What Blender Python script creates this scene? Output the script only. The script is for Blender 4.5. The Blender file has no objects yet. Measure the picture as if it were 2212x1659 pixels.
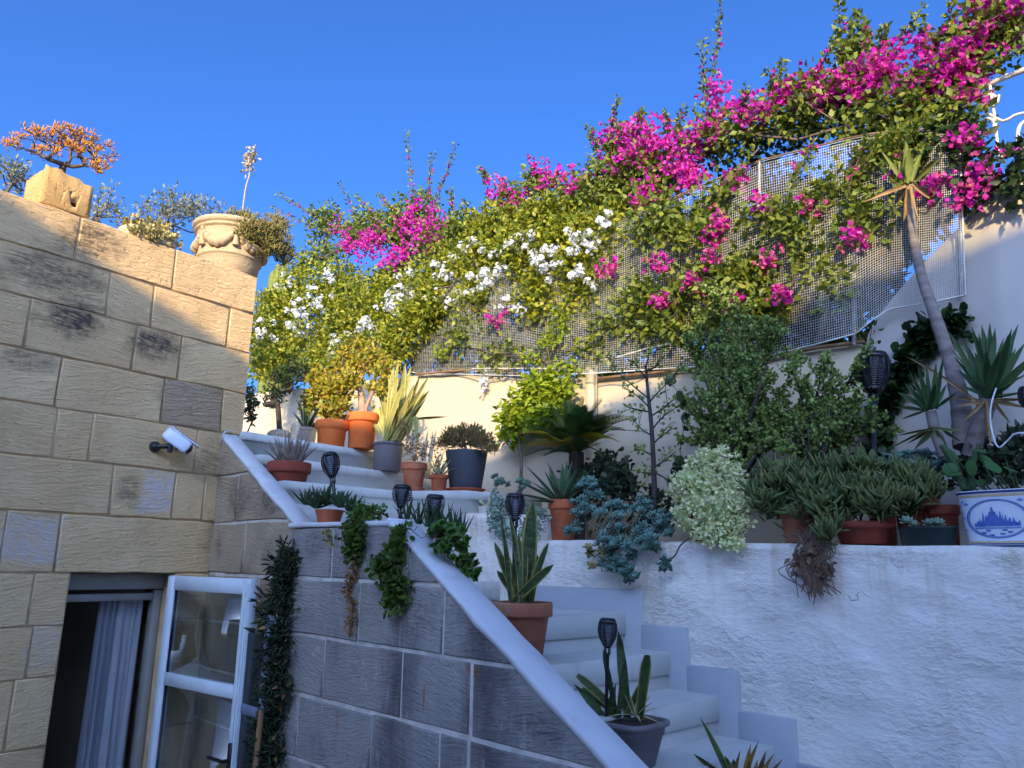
import bpy, math, random
import numpy as np
random.seed(5)
rng = np.random.default_rng(5)
scene = bpy.context.scene
col = scene.collection

# ------------------------------------------------------------------ camera, sky, sun, exposure
EYE = 2.2
FPX, PITCH, ROLL, K = 765.0, math.radians(13.2), math.radians(0.9), 1024 / 2212
_cp, _sp, _cr, _sr = math.cos(PITCH), math.sin(PITCH), math.cos(ROLL), math.sin(ROLL)
_fw = np.array([0, _cp, _sp]); _up0 = np.array([0, -_sp, _cp]); _rt0 = np.array([1.0, 0, 0])
_rt = _rt0 * _cr + _up0 * _sr; _up = -_rt0 * _sr + _up0 * _cr
from mathutils import Matrix, Vector
cam_data = bpy.data.cameras.new('camera'); cam = bpy.data.objects.new('camera', cam_data); col.objects.link(cam)
cam_data.sensor_width = 36; cam_data.lens = FPX / 1024 * 36; cam_data.clip_start = 0.05; cam_data.clip_end = 2000
cam.matrix_world = Matrix(((_rt[0], _up[0], -_fw[0], 0), (_rt[1], _up[1], -_fw[1], 0), (_rt[2], _up[2], -_fw[2], EYE), (0, 0, 0, 1)))
scene.camera = cam
SUN_EL, SUN_H = math.radians(21.6), np.array([-0.15, -0.989])          # direction towards the sun
world = bpy.data.worlds.new('World'); scene.world = world; world.use_nodes = True
_n = world.node_tree.nodes; _l = world.node_tree.links
sky = _n.new('ShaderNodeTexSky'); sky.sky_type = 'NISHITA'; sky.sun_disc = False
sky.sun_elevation = SUN_EL; sky.sun_rotation = math.atan2(SUN_H[0], SUN_H[1])
sky.altitude = 50; sky.air_density = 0.45; sky.dust_density = 4.0; sky.ozone_density = 10.0
_hs = _n.new('ShaderNodeHueSaturation'); _hs.inputs['Saturation'].default_value = 1.04
_l.new(sky.outputs[0], _hs.inputs['Color']); _l.new(_hs.outputs[0], _n['Background'].inputs[0])
_n['Background'].inputs[1].default_value = 0.15
sd = bpy.data.lights.new('sun', 'SUN'); sun = bpy.data.objects.new('sun', sd); col.objects.link(sun)
sd.energy = 2.0; sd.angle = math.radians(0.55); sd.color = (1.0, 0.76, 0.37)
_sv = Vector((SUN_H[0] * math.cos(SUN_EL), SUN_H[1] * math.cos(SUN_EL), math.sin(SUN_EL)))
sun.rotation_euler = _sv.to_track_quat('Z', 'Y').to_euler(); sun.location = (-3, -20, 15)
vs = scene.view_settings; vs.view_transform = 'Standard'; vs.look = 'None'; vs.exposure = 1.88; vs.gamma = 1.0; vs.use_curve_mapping = False

# ------------------------------------------------------------------ site frame (metres): left wall along D1, stair along -DU, stair width along DV
def ray(x, y):
    a = (x - 1106) * K; b = -(y - 829.5) * K
    return _fw + (_rt * a + _up * b) / FPX
ORG = np.array([0, 0, EYE])
_A1, _A2 = math.radians(38), math.radians(44)
D1 = np.array([math.sin(_A1), math.cos(_A1), 0]); NL = np.array([D1[1], -D1[0], 0])
DU = np.array([math.sin(_A2), -math.cos(_A2), 0]); DV = np.array([math.cos(_A2), math.sin(_A2), 0])
CORNER = np.array([-1.7098, 4.5, 0.0]); ZV = np.array([0, 0, 1.0])
def W(u, v, z): return CORNER + DU * u + DV * v + ZV * z
def L(s, t, z): return CORNER + D1 * s + NL * t + ZV * z
def _hit(x, y, p0, n):
    r = ray(x, y); return ORG + r * (np.dot(p0 - ORG, n) / np.dot(r, n))
def PV(x, y, v): return _hit(x, y, CORNER + DV * v, DV)
def PL(x, y, t=0.0): return _hit(x, y, CORNER + NL * t, NL)
def PZ(x, y, z): return _hit(x, y, ZV * z, ZV)
def UZ(x, y, v):
    p = PV(x, y, v); return float(np.dot(p - CORNER, DU)), float(p[2])
def SZ(x, y, t=0.0):
    p = PL(x, y, t); return float(np.dot(p - CORNER, D1)), float(p[2])
def sc(p): return float(np.dot(p - ORG, _fw)) * K / FPX               # metres per unit of the layout grid at p

# ------------------------------------------------------------------ mesh helpers
def build(name, chunks, mats, smooth=False):
    me = bpy.data.meshes.new(name)
    V = []; loops = []; starts = []; mi = []; off = 0; lo = 0
    for c in chunks:
        v, f = np.asarray(c[0], float).reshape(-1, 3), np.asarray(c[1], np.int64)
        m = c[2] if len(c) > 2 else 0
        if len(f) == 0: continue
        V.append(v); loops.append((f + off).ravel()); k = f.shape[1]
        starts.append(lo + np.arange(len(f)) * k); mi.append(np.broadcast_to(np.asarray(m), (len(f),)))
        off += len(v); lo += f.size
    V = np.concatenate(V); loops = np.concatenate(loops); starts = np.concatenate(starts); mi = np.concatenate(mi)
    me.vertices.add(len(V)); me.vertices.foreach_set('co', V.ravel())
    me.loops.add(len(loops)); me.loops.foreach_set('vertex_index', loops.astype(np.int32))
    me.polygons.add(len(starts)); me.polygons.foreach_set('loop_start', starts.astype(np.int32))
    for m in mats: me.materials.append(m)
    me.polygons.foreach_set('material_index', mi.astype(np.int32))
    if smooth: me.polygons.foreach_set('use_smooth', np.ones(len(starts), bool))
    me.update(calc_edges=True)
    return me
ORIG = {}
def thing(name, label, cat, loc, group=None, kind=None):
    o = bpy.data.objects.new(name, None); o.empty_display_size = 0.1; col.objects.link(o)
    o.location = tuple(map(float, loc)); ORIG[o] = np.array(loc, float)
    o['label'] = label; o['category'] = cat
    if group: o['group'] = group
    if kind: o['kind'] = kind
    return o
def part(name, chunks, mats, parent, smooth=False, label=None, kind=None):
    if not isinstance(mats, (list, tuple)): mats = [mats]
    org = ORIG[parent]
    chunks = flat(chunks)
    me = build(name, [(np.asarray(c[0], float).reshape(-1, 3) - org,) + tuple(c[1:]) for c in chunks], mats, smooth)
    o = bpy.data.objects.new(name, me); col.objects.link(o); o.parent = parent; ORIG[o] = org
    if label: o['label'] = label
    if kind: o['kind'] = kind
    return o
def inst(name, me, parent, M4):
    o = bpy.data.objects.new(name, me); col.objects.link(o); o.parent = parent; o.matrix_local = M4; return o
def single(name, chunks, mats, label, cat, base, smooth=False, group=None, kind=None):
    if not isinstance(mats, (list, tuple)): mats = [mats]
    base = np.asarray(base, float); chunks = flat(chunks)
    me = build(name, [(np.asarray(c[0], float).reshape(-1, 3) - base,) + tuple(c[1:]) for c in chunks], mats, smooth)
    o = bpy.data.objects.new(name, me); col.objects.link(o); o.location = tuple(base); ORIG[o] = base
    if label: o['label'] = label
    if cat: o['category'] = cat
    if group: o['group'] = group
    if kind: o['kind'] = kind
    return o
def copy_tree(o, loc, rot=None, scale=None, label=None):
    c = o.copy(); col.objects.link(c); c.location = tuple(map(float, loc))
    if rot is not None: c.rotation_euler = rot
    if scale is not None: c.scale = (scale,) * 3
    if label: c['label'] = label
    for ch in list(o.children):
        d = ch.copy(); col.objects.link(d); d.parent = c
        for g in list(ch.children):
            e = g.copy(); col.objects.link(e); e.parent = d
    return c
QB = np.array([[0, 3, 2, 1], [4, 5, 6, 7], [0, 1, 5, 4], [1, 2, 6, 5], [2, 3, 7, 6], [3, 0, 4, 7]])
def hexa(p):                       # eight corners: bottom ring then top ring
    return (np.array(p, float), QB)
def fbox(fr, a0, a1, b0, b1, z0, z1):       # box in a frame fr(a, b, z)
    return hexa([fr(a0, b0, z0), fr(a1, b0, z0), fr(a1, b1, z0), fr(a0, b1, z0), fr(a0, b0, z1), fr(a1, b0, z1), fr(a1, b1, z1), fr(a0, b1, z1)])
def bbox(fr, a0, a1, b0, b1, z0, z1, c):    # the same with chamfered edges (a loft of rings along z)
    rings = []
    for z, i in ((z0, c), (z0 + c, 0), (z1 - c, 0), (z1, c)):
        x0, x1, y0, y1 = a0 + i, a1 - i, b0 + i, b1 - i; k = c * .7
        rings.append([fr(x0 + k, y0, z), fr(x1 - k, y0, z), fr(x1, y0 + k, z), fr(x1, y1 - k, z), fr(x1 - k, y1, z), fr(x0 + k, y1, z), fr(x0, y1 - k, z), fr(x0, y0 + k, z)])
    return loft(rings)
def loft(rings, closed=True, caps=True):
    R = np.array(rings, float); m, n = R.shape[:2]; V = R.reshape(-1, 3); F = []
    i = np.arange(n if closed else n - 1)
    for k in range(m - 1):
        a = k * n + i; b = k * n + (i + 1) % n
        F.append(np.stack([a, b, b + n, a + n], 1))
    F = np.concatenate(F)
    if caps and closed:
        c0, c1 = len(V), len(V) + 1
        V = np.vstack([V, R[0].mean(0), R[-1].mean(0)])
        j = (i + 1) % n; o = (m - 1) * n
        F = np.vstack([F, np.stack([j, i, np.full(n, c0), np.full(n, c0)], 1), np.stack([o + i, o + j, np.full(n, c1), np.full(n, c1)], 1)])
        q = F[F[:, 2] != F[:, 3]]; t = F[F[:, 2] == F[:, 3]]
        # caps as quads with a repeated corner are avoided: keep them as separate triangle list
        return _Multi(V, q, t[:, :3])
    return (V, F)
class _Multi(tuple):
    def __new__(cls, V, q, t): return super().__new__(cls, (V, q, t))
def flat(chunks, m=0):             # expand _Multi chunks
    out = []
    for c in chunks:
        if isinstance(c, _Multi): out += [(c[0], c[1], m), (c[0], c[2], m)]
        else: out.append(c if len(c) > 2 else (c[0], c[1], m))
    return out
def lathe(prof, n, cen, sx=1.0, sy=1.0, ax=None):
    a = np.linspace(0, 2 * np.pi, n, endpoint=False); cen = np.asarray(cen, float)
    ex, ey = (np.array([1., 0, 0]), np.array([0, 1., 0])) if ax is None else ax
    return loft([[cen + (ex * math.cos(t) * sx + ey * math.sin(t) * sy) * r + ZV * z for t in a] for r, z in prof], caps=True)
def tube(pts, rad, n=6, caps=True):
    P = np.asarray(pts, float); m = len(P); rad = np.broadcast_to(np.asarray(rad, float), (m,))
    T = np.gradient(P, axis=0); T /= np.linalg.norm(T, axis=1)[:, None] + 1e-9
    ref = np.array([0.13, 0.21, 0.97]) if abs(T[0][2]) < .9 else np.array([1., .1, 0])
    rings = []; x = np.cross(T[0], ref)
    a = np.linspace(0, 2 * np.pi, n, endpoint=False)
    for i in range(m):
        x = x - T[i] * np.dot(x, T[i]); x /= np.linalg.norm(x) + 1e-9; y = np.cross(T[i], x)
        rings.append(P[i] + rad[i] * (np.cos(a)[:, None] * x + np.sin(a)[:, None] * y))
    return loft(rings, caps=caps)
def bez(p0, p1, p2, n=8):
    t = np.linspace(0, 1, n)[:, None]; p0, p1, p2 = map(lambda q: np.asarray(q, float), (p0, p1, p2))
    return (1 - t) ** 2 * p0 + 2 * t * (1 - t) * p1 + t * t * p2
def spline(ps, n=6):
    P = np.asarray(ps, float); P = np.vstack([2 * P[0] - P[1], P, 2 * P[-1] - P[-2]]); out = []
    for i in range(1, len(P) - 2):
        t = np.linspace(0, 1, n, endpoint=False)[:, None]; a, b, c, d = P[i - 1:i + 3]
        out.append(.5 * (2 * b + (c - a) * t + (2 * a - 5 * b + 4 * c - d) * t ** 2 + (3 * b - a - 3 * c + d) * t ** 3))
    return np.vstack(out + [P[-2][None]])
def norm(v): return v / (np.linalg.norm(v, axis=-1, keepdims=True) + 1e-9)
def frames(d, nrm=None):            # leaf frames: x across, y along d, z the leaf normal
    d = norm(np.asarray(d, float)); n = len(d)
    up = rng.normal(size=(n, 3)) if nrm is None else np.asarray(nrm, float) + rng.normal(size=(n, 3)) * .25
    x = norm(np.cross(d, up)); z = np.cross(x, d)
    return np.stack([x, d, z], axis=2)
def scatter(tv, tf, pos, R, s):
    tv = np.asarray(tv, float); tf = np.asarray(tf); n = len(pos); s = np.asarray(s, float)
    if s.ndim == 1: s = s[:, None]
    V = np.einsum('nij,nkj->nki', R, tv[None] * s[:, None, :] if s.shape[1] == 3 else tv[None] * s[:, :, None]) + np.asarray(pos)[:, None, :]
    F = (tf[None] + (np.arange(n) * len(tv))[:, None, None]).reshape(-1, tf.shape[1])
    return (V.reshape(-1, 3), F)
LEAF = (np.array([[0, 0, 0], [-.3, .38, .08], [.3, .38, .08], [0, 1, -.1], [0, .45, 0]]), np.array([[0, 4, 1], [1, 4, 3], [0, 2, 4], [2, 3, 4]]))
ROUND = (np.array([[0, 0, 0], [-.34, .35, .06], [.34, .35, .06], [-.3, .78, .05], [.3, .78, .05], [0, 1, 0]]), np.array([[0, 2, 1], [1, 2, 4], [1, 4, 3], [3, 4, 5]]))
def rnd(n, k=3): return norm(rng.normal(size=(n, k)))
def in_ell(n, c, r):                # points filling ellipsoids, denser towards the skin
    q = rnd(n) * (rng.random((n, 1)) ** .45); return np.asarray(c) + q * np.asarray(r)
VERT = np.stack([DU, DV, ZV])       # rows: axes of the site frame
def blob_pts(bl, per):              # bl: (x, y, rx, ry, v, rv) on the layout grid -> points inside real ellipsoids
    out = []; tot = sum(b[2] * b[3] for b in bl)
    for (x, y, rx, ry, v, rv) in bl:
        c = PV(x, y, v); k = sc(c); n = max(4, int(per * rx * ry / tot))
        q = rnd(n) * (rng.random((n, 1)) ** .45)
        out.append(c + (q * [rx * k * 1.15, rv, ry * k]) @ VERT)
    return np.concatenate(out)
def grow(root, pts, r0, r1, taper=2.2, sag=0.0, jitter=.12):
    """branch skeleton through pts: each point joins the nearest earlier point, radii by what they carry"""
    root = np.asarray(root, float); P = [root]; par = [-1]
    order = np.argsort(np.linalg.norm(pts - root, axis=1))
    for i in order:
        p = pts[i]; A = np.array(P); d = np.linalg.norm(A - p, axis=1) + .35 * np.linalg.norm(A - root, axis=1) * 0.6
        j = int(np.argmin(d)); P.append(p); par.append(j)
    P = np.array(P); w = np.ones(len(P))
    for i in range(len(P) - 1, 0, -1): w[par[i]] += w[i]
    ch = []; mx = w[0]
    for i in range(1, len(P)):
        a, b = P[par[i]], P[i]; ln = np.linalg.norm(b - a)
        mid = (a + b) / 2 + rng.normal(size=3) * min(ln, .25) * jitter - ZV * sag * ln
        ra = max(r1, r0 * (w[i] / mx) ** (1 / taper)); rb = max(r1 * .7, ra * .75)
        ch.append(tube([a, mid, b], [ra, (ra + rb) / 2, rb], 5, caps=False))
    dirs = norm(P - P[np.maximum(par, 0)]); dirs[0] = ZV
    return ch, P, dirs, w

# ------------------------------------------------------------------ materials
def S(r, g, b):
    f = lambda c: ((c / 255 + .055) / 1.055) ** 2.4 if c > 10 else c / 255 / 12.92
    return (f(r), f(g), f(b), 1)
class NT:
    def __init__(s, name):
        s.m = bpy.data.materials.new(name); s.m.use_nodes = True; s.t = s.m.node_tree; s.b = s.t.nodes['Principled BSDF']
        s.o = s.t.nodes['Material Output']; s.geo = s.n('ShaderNodeNewGeometry')
    def n(s, k, **kw):
        x = s.t.nodes.new(k)
        for a, v in kw.items(): setattr(x, a, v)
        return x
    def lk(s, a, b): s.t.links.new(a, b)
    def val(s, sock, v):
        if hasattr(v, 'is_linked'): s.lk(v, sock)
        else: sock.default_value = v
    def noise(s, scale, detail=4, rough=.55, stretch=None, coord=None, dist=0.0):
        c = coord if coord is not None else s.geo.outputs['Position']
        if stretch is not None:
            mp = s.n('ShaderNodeMapping'); mp.inputs['Scale'].default_value = stretch; s.lk(c, mp.inputs[0]); c = mp.outputs[0]
        t = s.n('ShaderNodeTexNoise'); t.inputs['Scale'].default_value = scale; t.inputs['Detail'].default_value = detail
        t.inputs['Roughness'].default_value = rough; t.inputs['Distortion'].default_value = dist; s.lk(c, t.inputs['Vector']); return t.outputs['Fac']
    def ramp(s, fac, stops, smooth=False):
        r = s.n('ShaderNodeValToRGB'); e = r.color_ramp.elements
        if smooth: r.color_ramp.interpolation = 'EASE'
        while len(e) < len(stops): e.new(.5)
        for i, (p, c) in enumerate(stops): e[i].position = p; e[i].color = c if len(c) == 4 else (*c, 1)
        s.val(r.inputs[0], fac); return r.outputs[0]
    def fac(s, f, lo, hi):
        m = s.n('ShaderNodeMapRange'); m.inputs[1].default_value = lo; m.inputs[2].default_value = hi; m.clamp = True; s.val(m.inputs[0], f); return m.outputs[0]
    def mix(s, f, a, b, mode='MIX'):
        m = s.n('ShaderNodeMix', data_type='RGBA', blend_type=mode); s.val(m.inputs[0], f); s.val(m.inputs[6], a); s.val(m.inputs[7], b); return m.outputs[2]
    def math(s, op, a, b=0.0, c=0.0):
        m = s.n('ShaderNodeMath', operation=op); s.val(m.inputs[0], a); s.val(m.inputs[1], b); s.val(m.inputs[2], c); return m.outputs[0]
    def bump(s, h, strength, dist=.01):
        b = s.n('ShaderNodeBump'); b.inputs['Strength'].default_value = strength; b.inputs['Distance'].default_value = dist
        s.lk(h, b.inputs['Height'])
        if s.b.inputs['Normal'].is_linked: s.lk(s.b.inputs['Normal'].links[0].from_socket, b.inputs['Normal'])
        s.lk(b.outputs[0], s.b.inputs['Normal'])
    def done(s, colr, rough=.85, spec=.3, metal=0.0):
        s.val(s.b.inputs['Base Color'], colr); s.val(s.b.inputs['Roughness'], rough); s.b.inputs['Specular IOR Level'].default_value = spec
        s.b.inputs['Metallic'].default_value = metal; return s.m
def plain(name, c1, c2=None, scale=12, rough=.8, bump=0.0, bscale=60, spec=.3, metal=0.0, stretch=None):
    k = NT(name); c = c1
    if c2 is not None: c = k.mix(k.fac(k.noise(scale, 5, stretch=stretch), .35, .68), c1, c2)
    if bump: k.bump(k.noise(bscale, 4), bump, .006)
    return k.done(c, rough, spec, metal)
def leafmat(name, stops, rough=.5, transl=.3, nscale=0, spec=.35):
    """each leaf takes its own tone; light comes through thin leaves"""
    k = NT(name); isl = k.geo.outputs['Random Per Island']
    f = isl
    if nscale: f = k.math('ADD', k.math('MULTIPLY', isl, .6), k.math('MULTIPLY', k.fac(k.noise(nscale, 3), .3, .7), .4))
    c = k.ramp(f, stops); k.done(c, rough, spec)
    if transl:
        t = k.n('ShaderNodeBsdfTranslucent'); k.lk(k.mix(.35, c, (.9, 1, .2, 1), 'MULTIPLY'), t.inputs[0])
        m = k.n('ShaderNodeMixShader'); m.inputs[0].default_value = transl; k.lk(k.b.outputs[0], m.inputs[1]); k.lk(t.outputs[0], m.inputs[2]); k.lk(m.outputs[0], k.o.inputs[0])
    return k.m

# ------------------------------------------------------------------ surfaces of the setting
def stone_mat(name, c_lo, c_hi, c_dark, stains=(), whites=(), groove=.55, dark_amt=.35, speck=None, side='L', rust=()):
    k = NT(name); P = k.geo.outputs['Position']
    oi = k.n('ShaderNodeObjectInfo')
    rx = k.n('ShaderNodeVectorMath', operation='SCALE'); rx.inputs[0].default_value = (7.3, 5.1, 3.7); k.lk(k.math('MULTIPLY', oi.outputs['Random'], 9.0), rx.inputs['Scale'])
    off = k.n('ShaderNodeVectorMath', operation='ADD'); k.lk(P, off.inputs[0]); k.lk(rx.outputs[0], off.inputs[1])
    rot = k.n('ShaderNodeVectorRotate', rotation_type='AXIS_ANGLE'); rot.inputs['Axis'].default_value = tuple(NL if side == 'L' else DV); k.lk(off.outputs[0], rot.inputs['Vector']); k.lk(k.math('MULTIPLY', k.math('SUBTRACT', oi.outputs['Random'], .5), .5), rot.inputs['Angle']); Q = rot.outputs[0]
    base = k.mix(k.fac(k.noise(3.2, 5), .3, .7), c_lo, c_hi)
    base = k.mix(k.math('MULTIPLY', oi.outputs['Random'], .25), base, k.mix(.5, c_lo, c_dark))
    fine = k.noise(7, 6, .65, (1, 1, 6), Q, dist=1.4)
    base = k.mix(k.math('MULTIPLY', k.fac(fine, .58, .78), .45), base, c_dark)
    base = k.mix(k.math('MULTIPLY', k.fac(k.noise(2.1, 6, .6, (1.3, 1.3, .55)), .5, .72), dark_amt), base, c_dark)
    ax = D1 if side == 'L' else DU
    def coord(vec, off):
        d = k.n('ShaderNodeVectorMath', operation='DOT_PRODUCT'); d.inputs[1].default_value = tuple(vec); k.lk(P, d.inputs[0])
        return k.math('SUBTRACT', d.outputs['Value'], off)
    if stains or whites:
        s_ = coord(ax, float(np.dot(CORNER, ax))); sep = k.n('ShaderNodeSeparateXYZ'); k.lk(P, sep.inputs[0]); z_ = sep.outputs[2]
        wob = k.math('MULTIPLY', k.math('SUBTRACT', k.noise(7, 5, .6), .5), 1.7)
        wob2 = k.math('MULTIPLY', k.math('SUBTRACT', k.noise(14, 6, .65), .5), 1.4)
    acc = None
    for (a, z, ra, rz, amt) in stains:
        da = k.math('DIVIDE', k.math('SUBTRACT', s_, a), ra); dz = k.math('DIVIDE', k.math('SUBTRACT', z_, z), rz)
        d = k.math('ADD', k.math('SQRT', k.math('ADD', k.math('MULTIPLY', da, da), k.math('MULTIPLY', dz, dz))), wob)
        m = k.math('MULTIPLY', k.math('SUBTRACT', 1.0, k.fac(d, .35, .95)), amt)
        acc = m if acc is None else k.math('MAXIMUM', acc, m)
    if acc is not None:
        base = k.mix(k.math('MULTIPLY', acc, k.fac(k.math('ADD', k.math('MULTIPLY', fine, .6), k.math('MULTIPLY', k.noise(34, 5, .7), .4)), .36, .56)), base, S(62, 60, 60))
    acc = None
    for (a, z, ra, rz, amt) in whites:
        da = k.math('DIVIDE', k.math('ABSOLUTE', k.math('SUBTRACT', s_, a)), ra); dz = k.math('DIVIDE', k.math('ABSOLUTE', k.math('SUBTRACT', z_, z)), rz)
        d = k.math('ADD', k.math('MAXIMUM', da, dz), wob2)
        m = k.math('MULTIPLY', k.math('SUBTRACT', 1.0, k.fac(d, .8, 1.1)), amt); acc = m if acc is None else k.math('MAXIMUM', acc, m)
    if acc is not None: base = k.mix(k.math('MULTIPLY', acc, k.fac(k.noise(20, 5, .7), .3, .55)), base, S(210, 202, 194))
    for (a, z, ra, rz, amt) in rust:
        da = k.math('DIVIDE', k.math('SUBTRACT', s_, a), ra); dz = k.math('DIVIDE', k.math('SUBTRACT', z_, z), rz)
        d = k.math('ADD', k.math('SQRT', k.math('ADD', k.math('MULTIPLY', da, da), k.math('MULTIPLY', dz, dz))), wob2)
        base = k.mix(k.math('MULTIPLY', k.math('SUBTRACT', 1.0, k.fac(d, .2, 1.1)), amt), base, S(146, 92, 48))
    if speck:
        base = k.mix(k.math('MULTIPLY', k.fac(k.noise(26, 5, .7, (1, 1, .12)), .56, .70), k.math('MULTIPLY', k.fac(k.noise(2.0, 3), .42, .6), .7)), base, speck)
        base = k.mix(k.math('MULTIPLY', k.fac(k.noise(30, 5, .7, (1, 1, .45)), .57, .68), k.fac(k.noise(3.0, 3), .45, .62)), base, speck)
    k.bump(k.noise(8, 4, .6, (1, 1, 6.5), Q, dist=1.6), groove, .03); k.bump(k.fac(k.noise(38, 3, .6, None, Q), .28, .42), .5, .008); k.bump(k.noise(5, 3, .5, None, Q), .5, .03)
    return k.done(base, .92, .15)
def _st(x, y, rx, ry, amt):
    p = PL(x, y); k = sc(p); s, z = SZ(x, y); return (s, z, rx * k * 1.25, ry * k, amt)
def _su(x, y, rx, ry, amt):
    p = PV(x, y, 0); k = sc(p); u, z = UZ(x, y, 0); return (u, z, rx * k * 1.3, ry * k, amt)
M_sand = stone_mat('sandy_limestone', S(224, 188, 136), S(234, 202, 152), S(168, 135, 98),
    stains=[_st(190, 520, 70, 55, .85), _st(100, 590, 120, 70, .7), _st(150, 680, 75, 55, .95), _st(330, 745, 60, 45, .9), _st(60, 780, 70, 35, .6), _st(385, 865, 55, 45, .75), _st(450, 1000, 30, 70, .55), _st(275, 1060, 30, 50, .6), _st(455, 1180, 35, 70, .5)],
    whites=[_st(338, 1065, 30, 46, .75), _st(62, 1168, 50, 50, .7), _st(95, 1395, 30, 50, .35)], dark_amt=.3)
M_grey = stone_mat('weathered_grey_limestone', S(144, 141, 136), S(162, 157, 149), S(78, 77, 78),
    stains=[_su(700, 1180, 60, 40, .5), _su(980, 1200, 60, 60, .5), _su(900, 1330, 90, 60, .4), _su(1180, 1560, 80, 60, .5)], dark_amt=.95, groove=.6, speck=S(176, 172, 164), side='G', rust=[_su(1040, 1447, 20, 14, .8), _su(935, 1505, 4, 36, .7), _su(868, 1415, 5, 14, .6), _su(748, 1560, 8, 36, .35)])
M_mid = stone_mat('grey_brown_limestone', S(166, 146, 120), S(176, 158, 134), S(104, 98, 94), stains=[_su(520, 1080, 60, 60, .6), _su(590, 1080, 60, 50, .75), _su(480, 1180, 20, 40, .5), _su(600, 1200, 50, 60, .6)], dark_amt=.6, side='G')
M_pock = stone_mat('pocked_limestone', S(196, 168, 132), S(206, 180, 148), S(92, 80, 70), dark_amt=.7, groove=1.0)
M_mortar = plain('lime_mortar', S(214, 188, 146), S(190, 162, 122), 14, .95, .4, 60)
M_mortarg = plain('grey_lime_mortar', S(214, 208, 198), S(176, 172, 164), 14, .95, .4, 60)
def plaster(name, c1, c2, bs=.25, sc1=1.6, dirt=None, bscale=7, cracks=False):
    k = NT(name); c = k.mix(k.fac(k.noise(sc1, 5), .3, .7), c1, c2)
    if dirt: c = k.mix(k.math('MULTIPLY', k.fac(k.noise(3.5, 6, .65, (1, 1, .6)), .56, .75), .6), c, dirt)
    k.bump(k.math('MULTIPLY', k.noise(bscale, 5, .6, (1, 1, 1.8)), k.math('ADD', .25, k.fac(k.noise(1.7, 3), .38, .62))), bs, .02); k.bump(k.noise(90, 3), .2, .003)
    if dirt: c = k.mix(k.math('MULTIPLY', k.fac(k.noise(6, 5, .7, (1, 1, .25)), .6, .74), .35), c, dirt)
    if cracks:
        vo = k.n('ShaderNodeTexVoronoi', feature='DISTANCE_TO_EDGE'); vo.inputs['Scale'].default_value = 1.5
        mp = k.n('ShaderNodeMapping'); mp.inputs['Scale'].default_value = (1, 1, 2.2); ad = k.n('ShaderNodeVectorMath', operation='ADD'); tn = k.n('ShaderNodeTexNoise'); tn.inputs['Scale'].default_value = 5; k.lk(k.geo.outputs['Position'], tn.inputs['Vector'])
        sv = k.n('ShaderNodeVectorMath', operation='SCALE'); sv.inputs['Scale'].default_value = .5; k.lk(tn.outputs['Color'], sv.inputs[0]); k.lk(k.geo.outputs['Position'], ad.inputs[0]); k.lk(sv.outputs[0], ad.inputs[1]); k.lk(ad.outputs[0], mp.inputs[0]); k.lk(mp.outputs[0], vo.inputs['Vector'])
        cm = k.math('MULTIPLY', k.math('SUBTRACT', 1.0, k.fac(vo.outputs['Distance'], .001, .009)), k.fac(k.noise(2.3, 3), .57, .64))
        c = k.mix(k.math('MULTIPLY', cm, .35), c, S(120, 108, 98)); k.bump(k.math('SUBTRACT', 1.0, cm), .5, .01)
        c = k.mix(k.math('MULTIPLY', k.fac(k.noise(9, 5, .7, (1, 1, .16)), .58, .75), .3), c, S(190, 170, 140))
        sz = k.n('ShaderNodeSeparateXYZ'); k.lk(k.geo.outputs['Position'], sz.inputs[0])
        c = k.mix(k.math('MULTIPLY', k.math('MULTIPLY', k.fac(sz.outputs[2], 1.85, 2.28), k.fac(k.noise(11, 5, .65, (1, 1, .07)), .5, .68)), .55), c, S(176, 154, 122))
    return k.done(c, .9, .2)
M_cream = plaster('cream_painted_plaster', S(196, 182, 158), S(188, 173, 148), .12)
M_lime = plaster('whitewash', S(234, 228, 217), S(222, 216, 208), 1.0, 1.4, S(196, 178, 152), 26, cracks=True)
M_coping = plaster('white_coping_paint', S(210, 211, 211), S(194, 196, 198), .10, 5, S(150, 145, 140), 12)
M_step = plaster('pale_grey_floor_paint', S(196, 196, 190), S(176, 178, 175), .06, 3.0, S(136, 132, 126), 9)
M_skirt = plaster('blue_grey_skirting_paint', S(170, 175, 180), S(160, 166, 172), .15, 4.0, None, 12)
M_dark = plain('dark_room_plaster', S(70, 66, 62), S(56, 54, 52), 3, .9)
M_ground = plain('courtyard_paving', S(214, 204, 188), S(196, 186, 170), 3, .9, .3, 20)
M_earth = plain('dry_earth', S(120, 96, 72), S(92, 74, 58), 5, .95, .4, 20)
M_soil = plain('potting_soil', S(70, 52, 40), S(48, 38, 30), 40, .95, .8, 90)

# ------------------------------------------------------------------ ground
def sheet(name, pts, mat, kind='structure'):
    o = single(name, [(np.array(pts, float), np.array([list(range(len(pts)))]))], mat, None, None, pts[0], kind=kind); return o
sheet('ground', [(-600, -600, 0), (600, -600, 0), (600, 600, 0), (-600, 600, 0)], M_earth)
sheet('neighbour_garden', [tuple(W(u, v, 2.9)) for u, v in ((-8, 1.965), (8, 1.965), (8, 9), (-8, 9))], M_earth)
sheet('courtyard_floor', [(-6, -5.5, .004), (7, -5.5, .004), (7, 6, .004), (-6, 6, .004)], M_ground)

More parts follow.
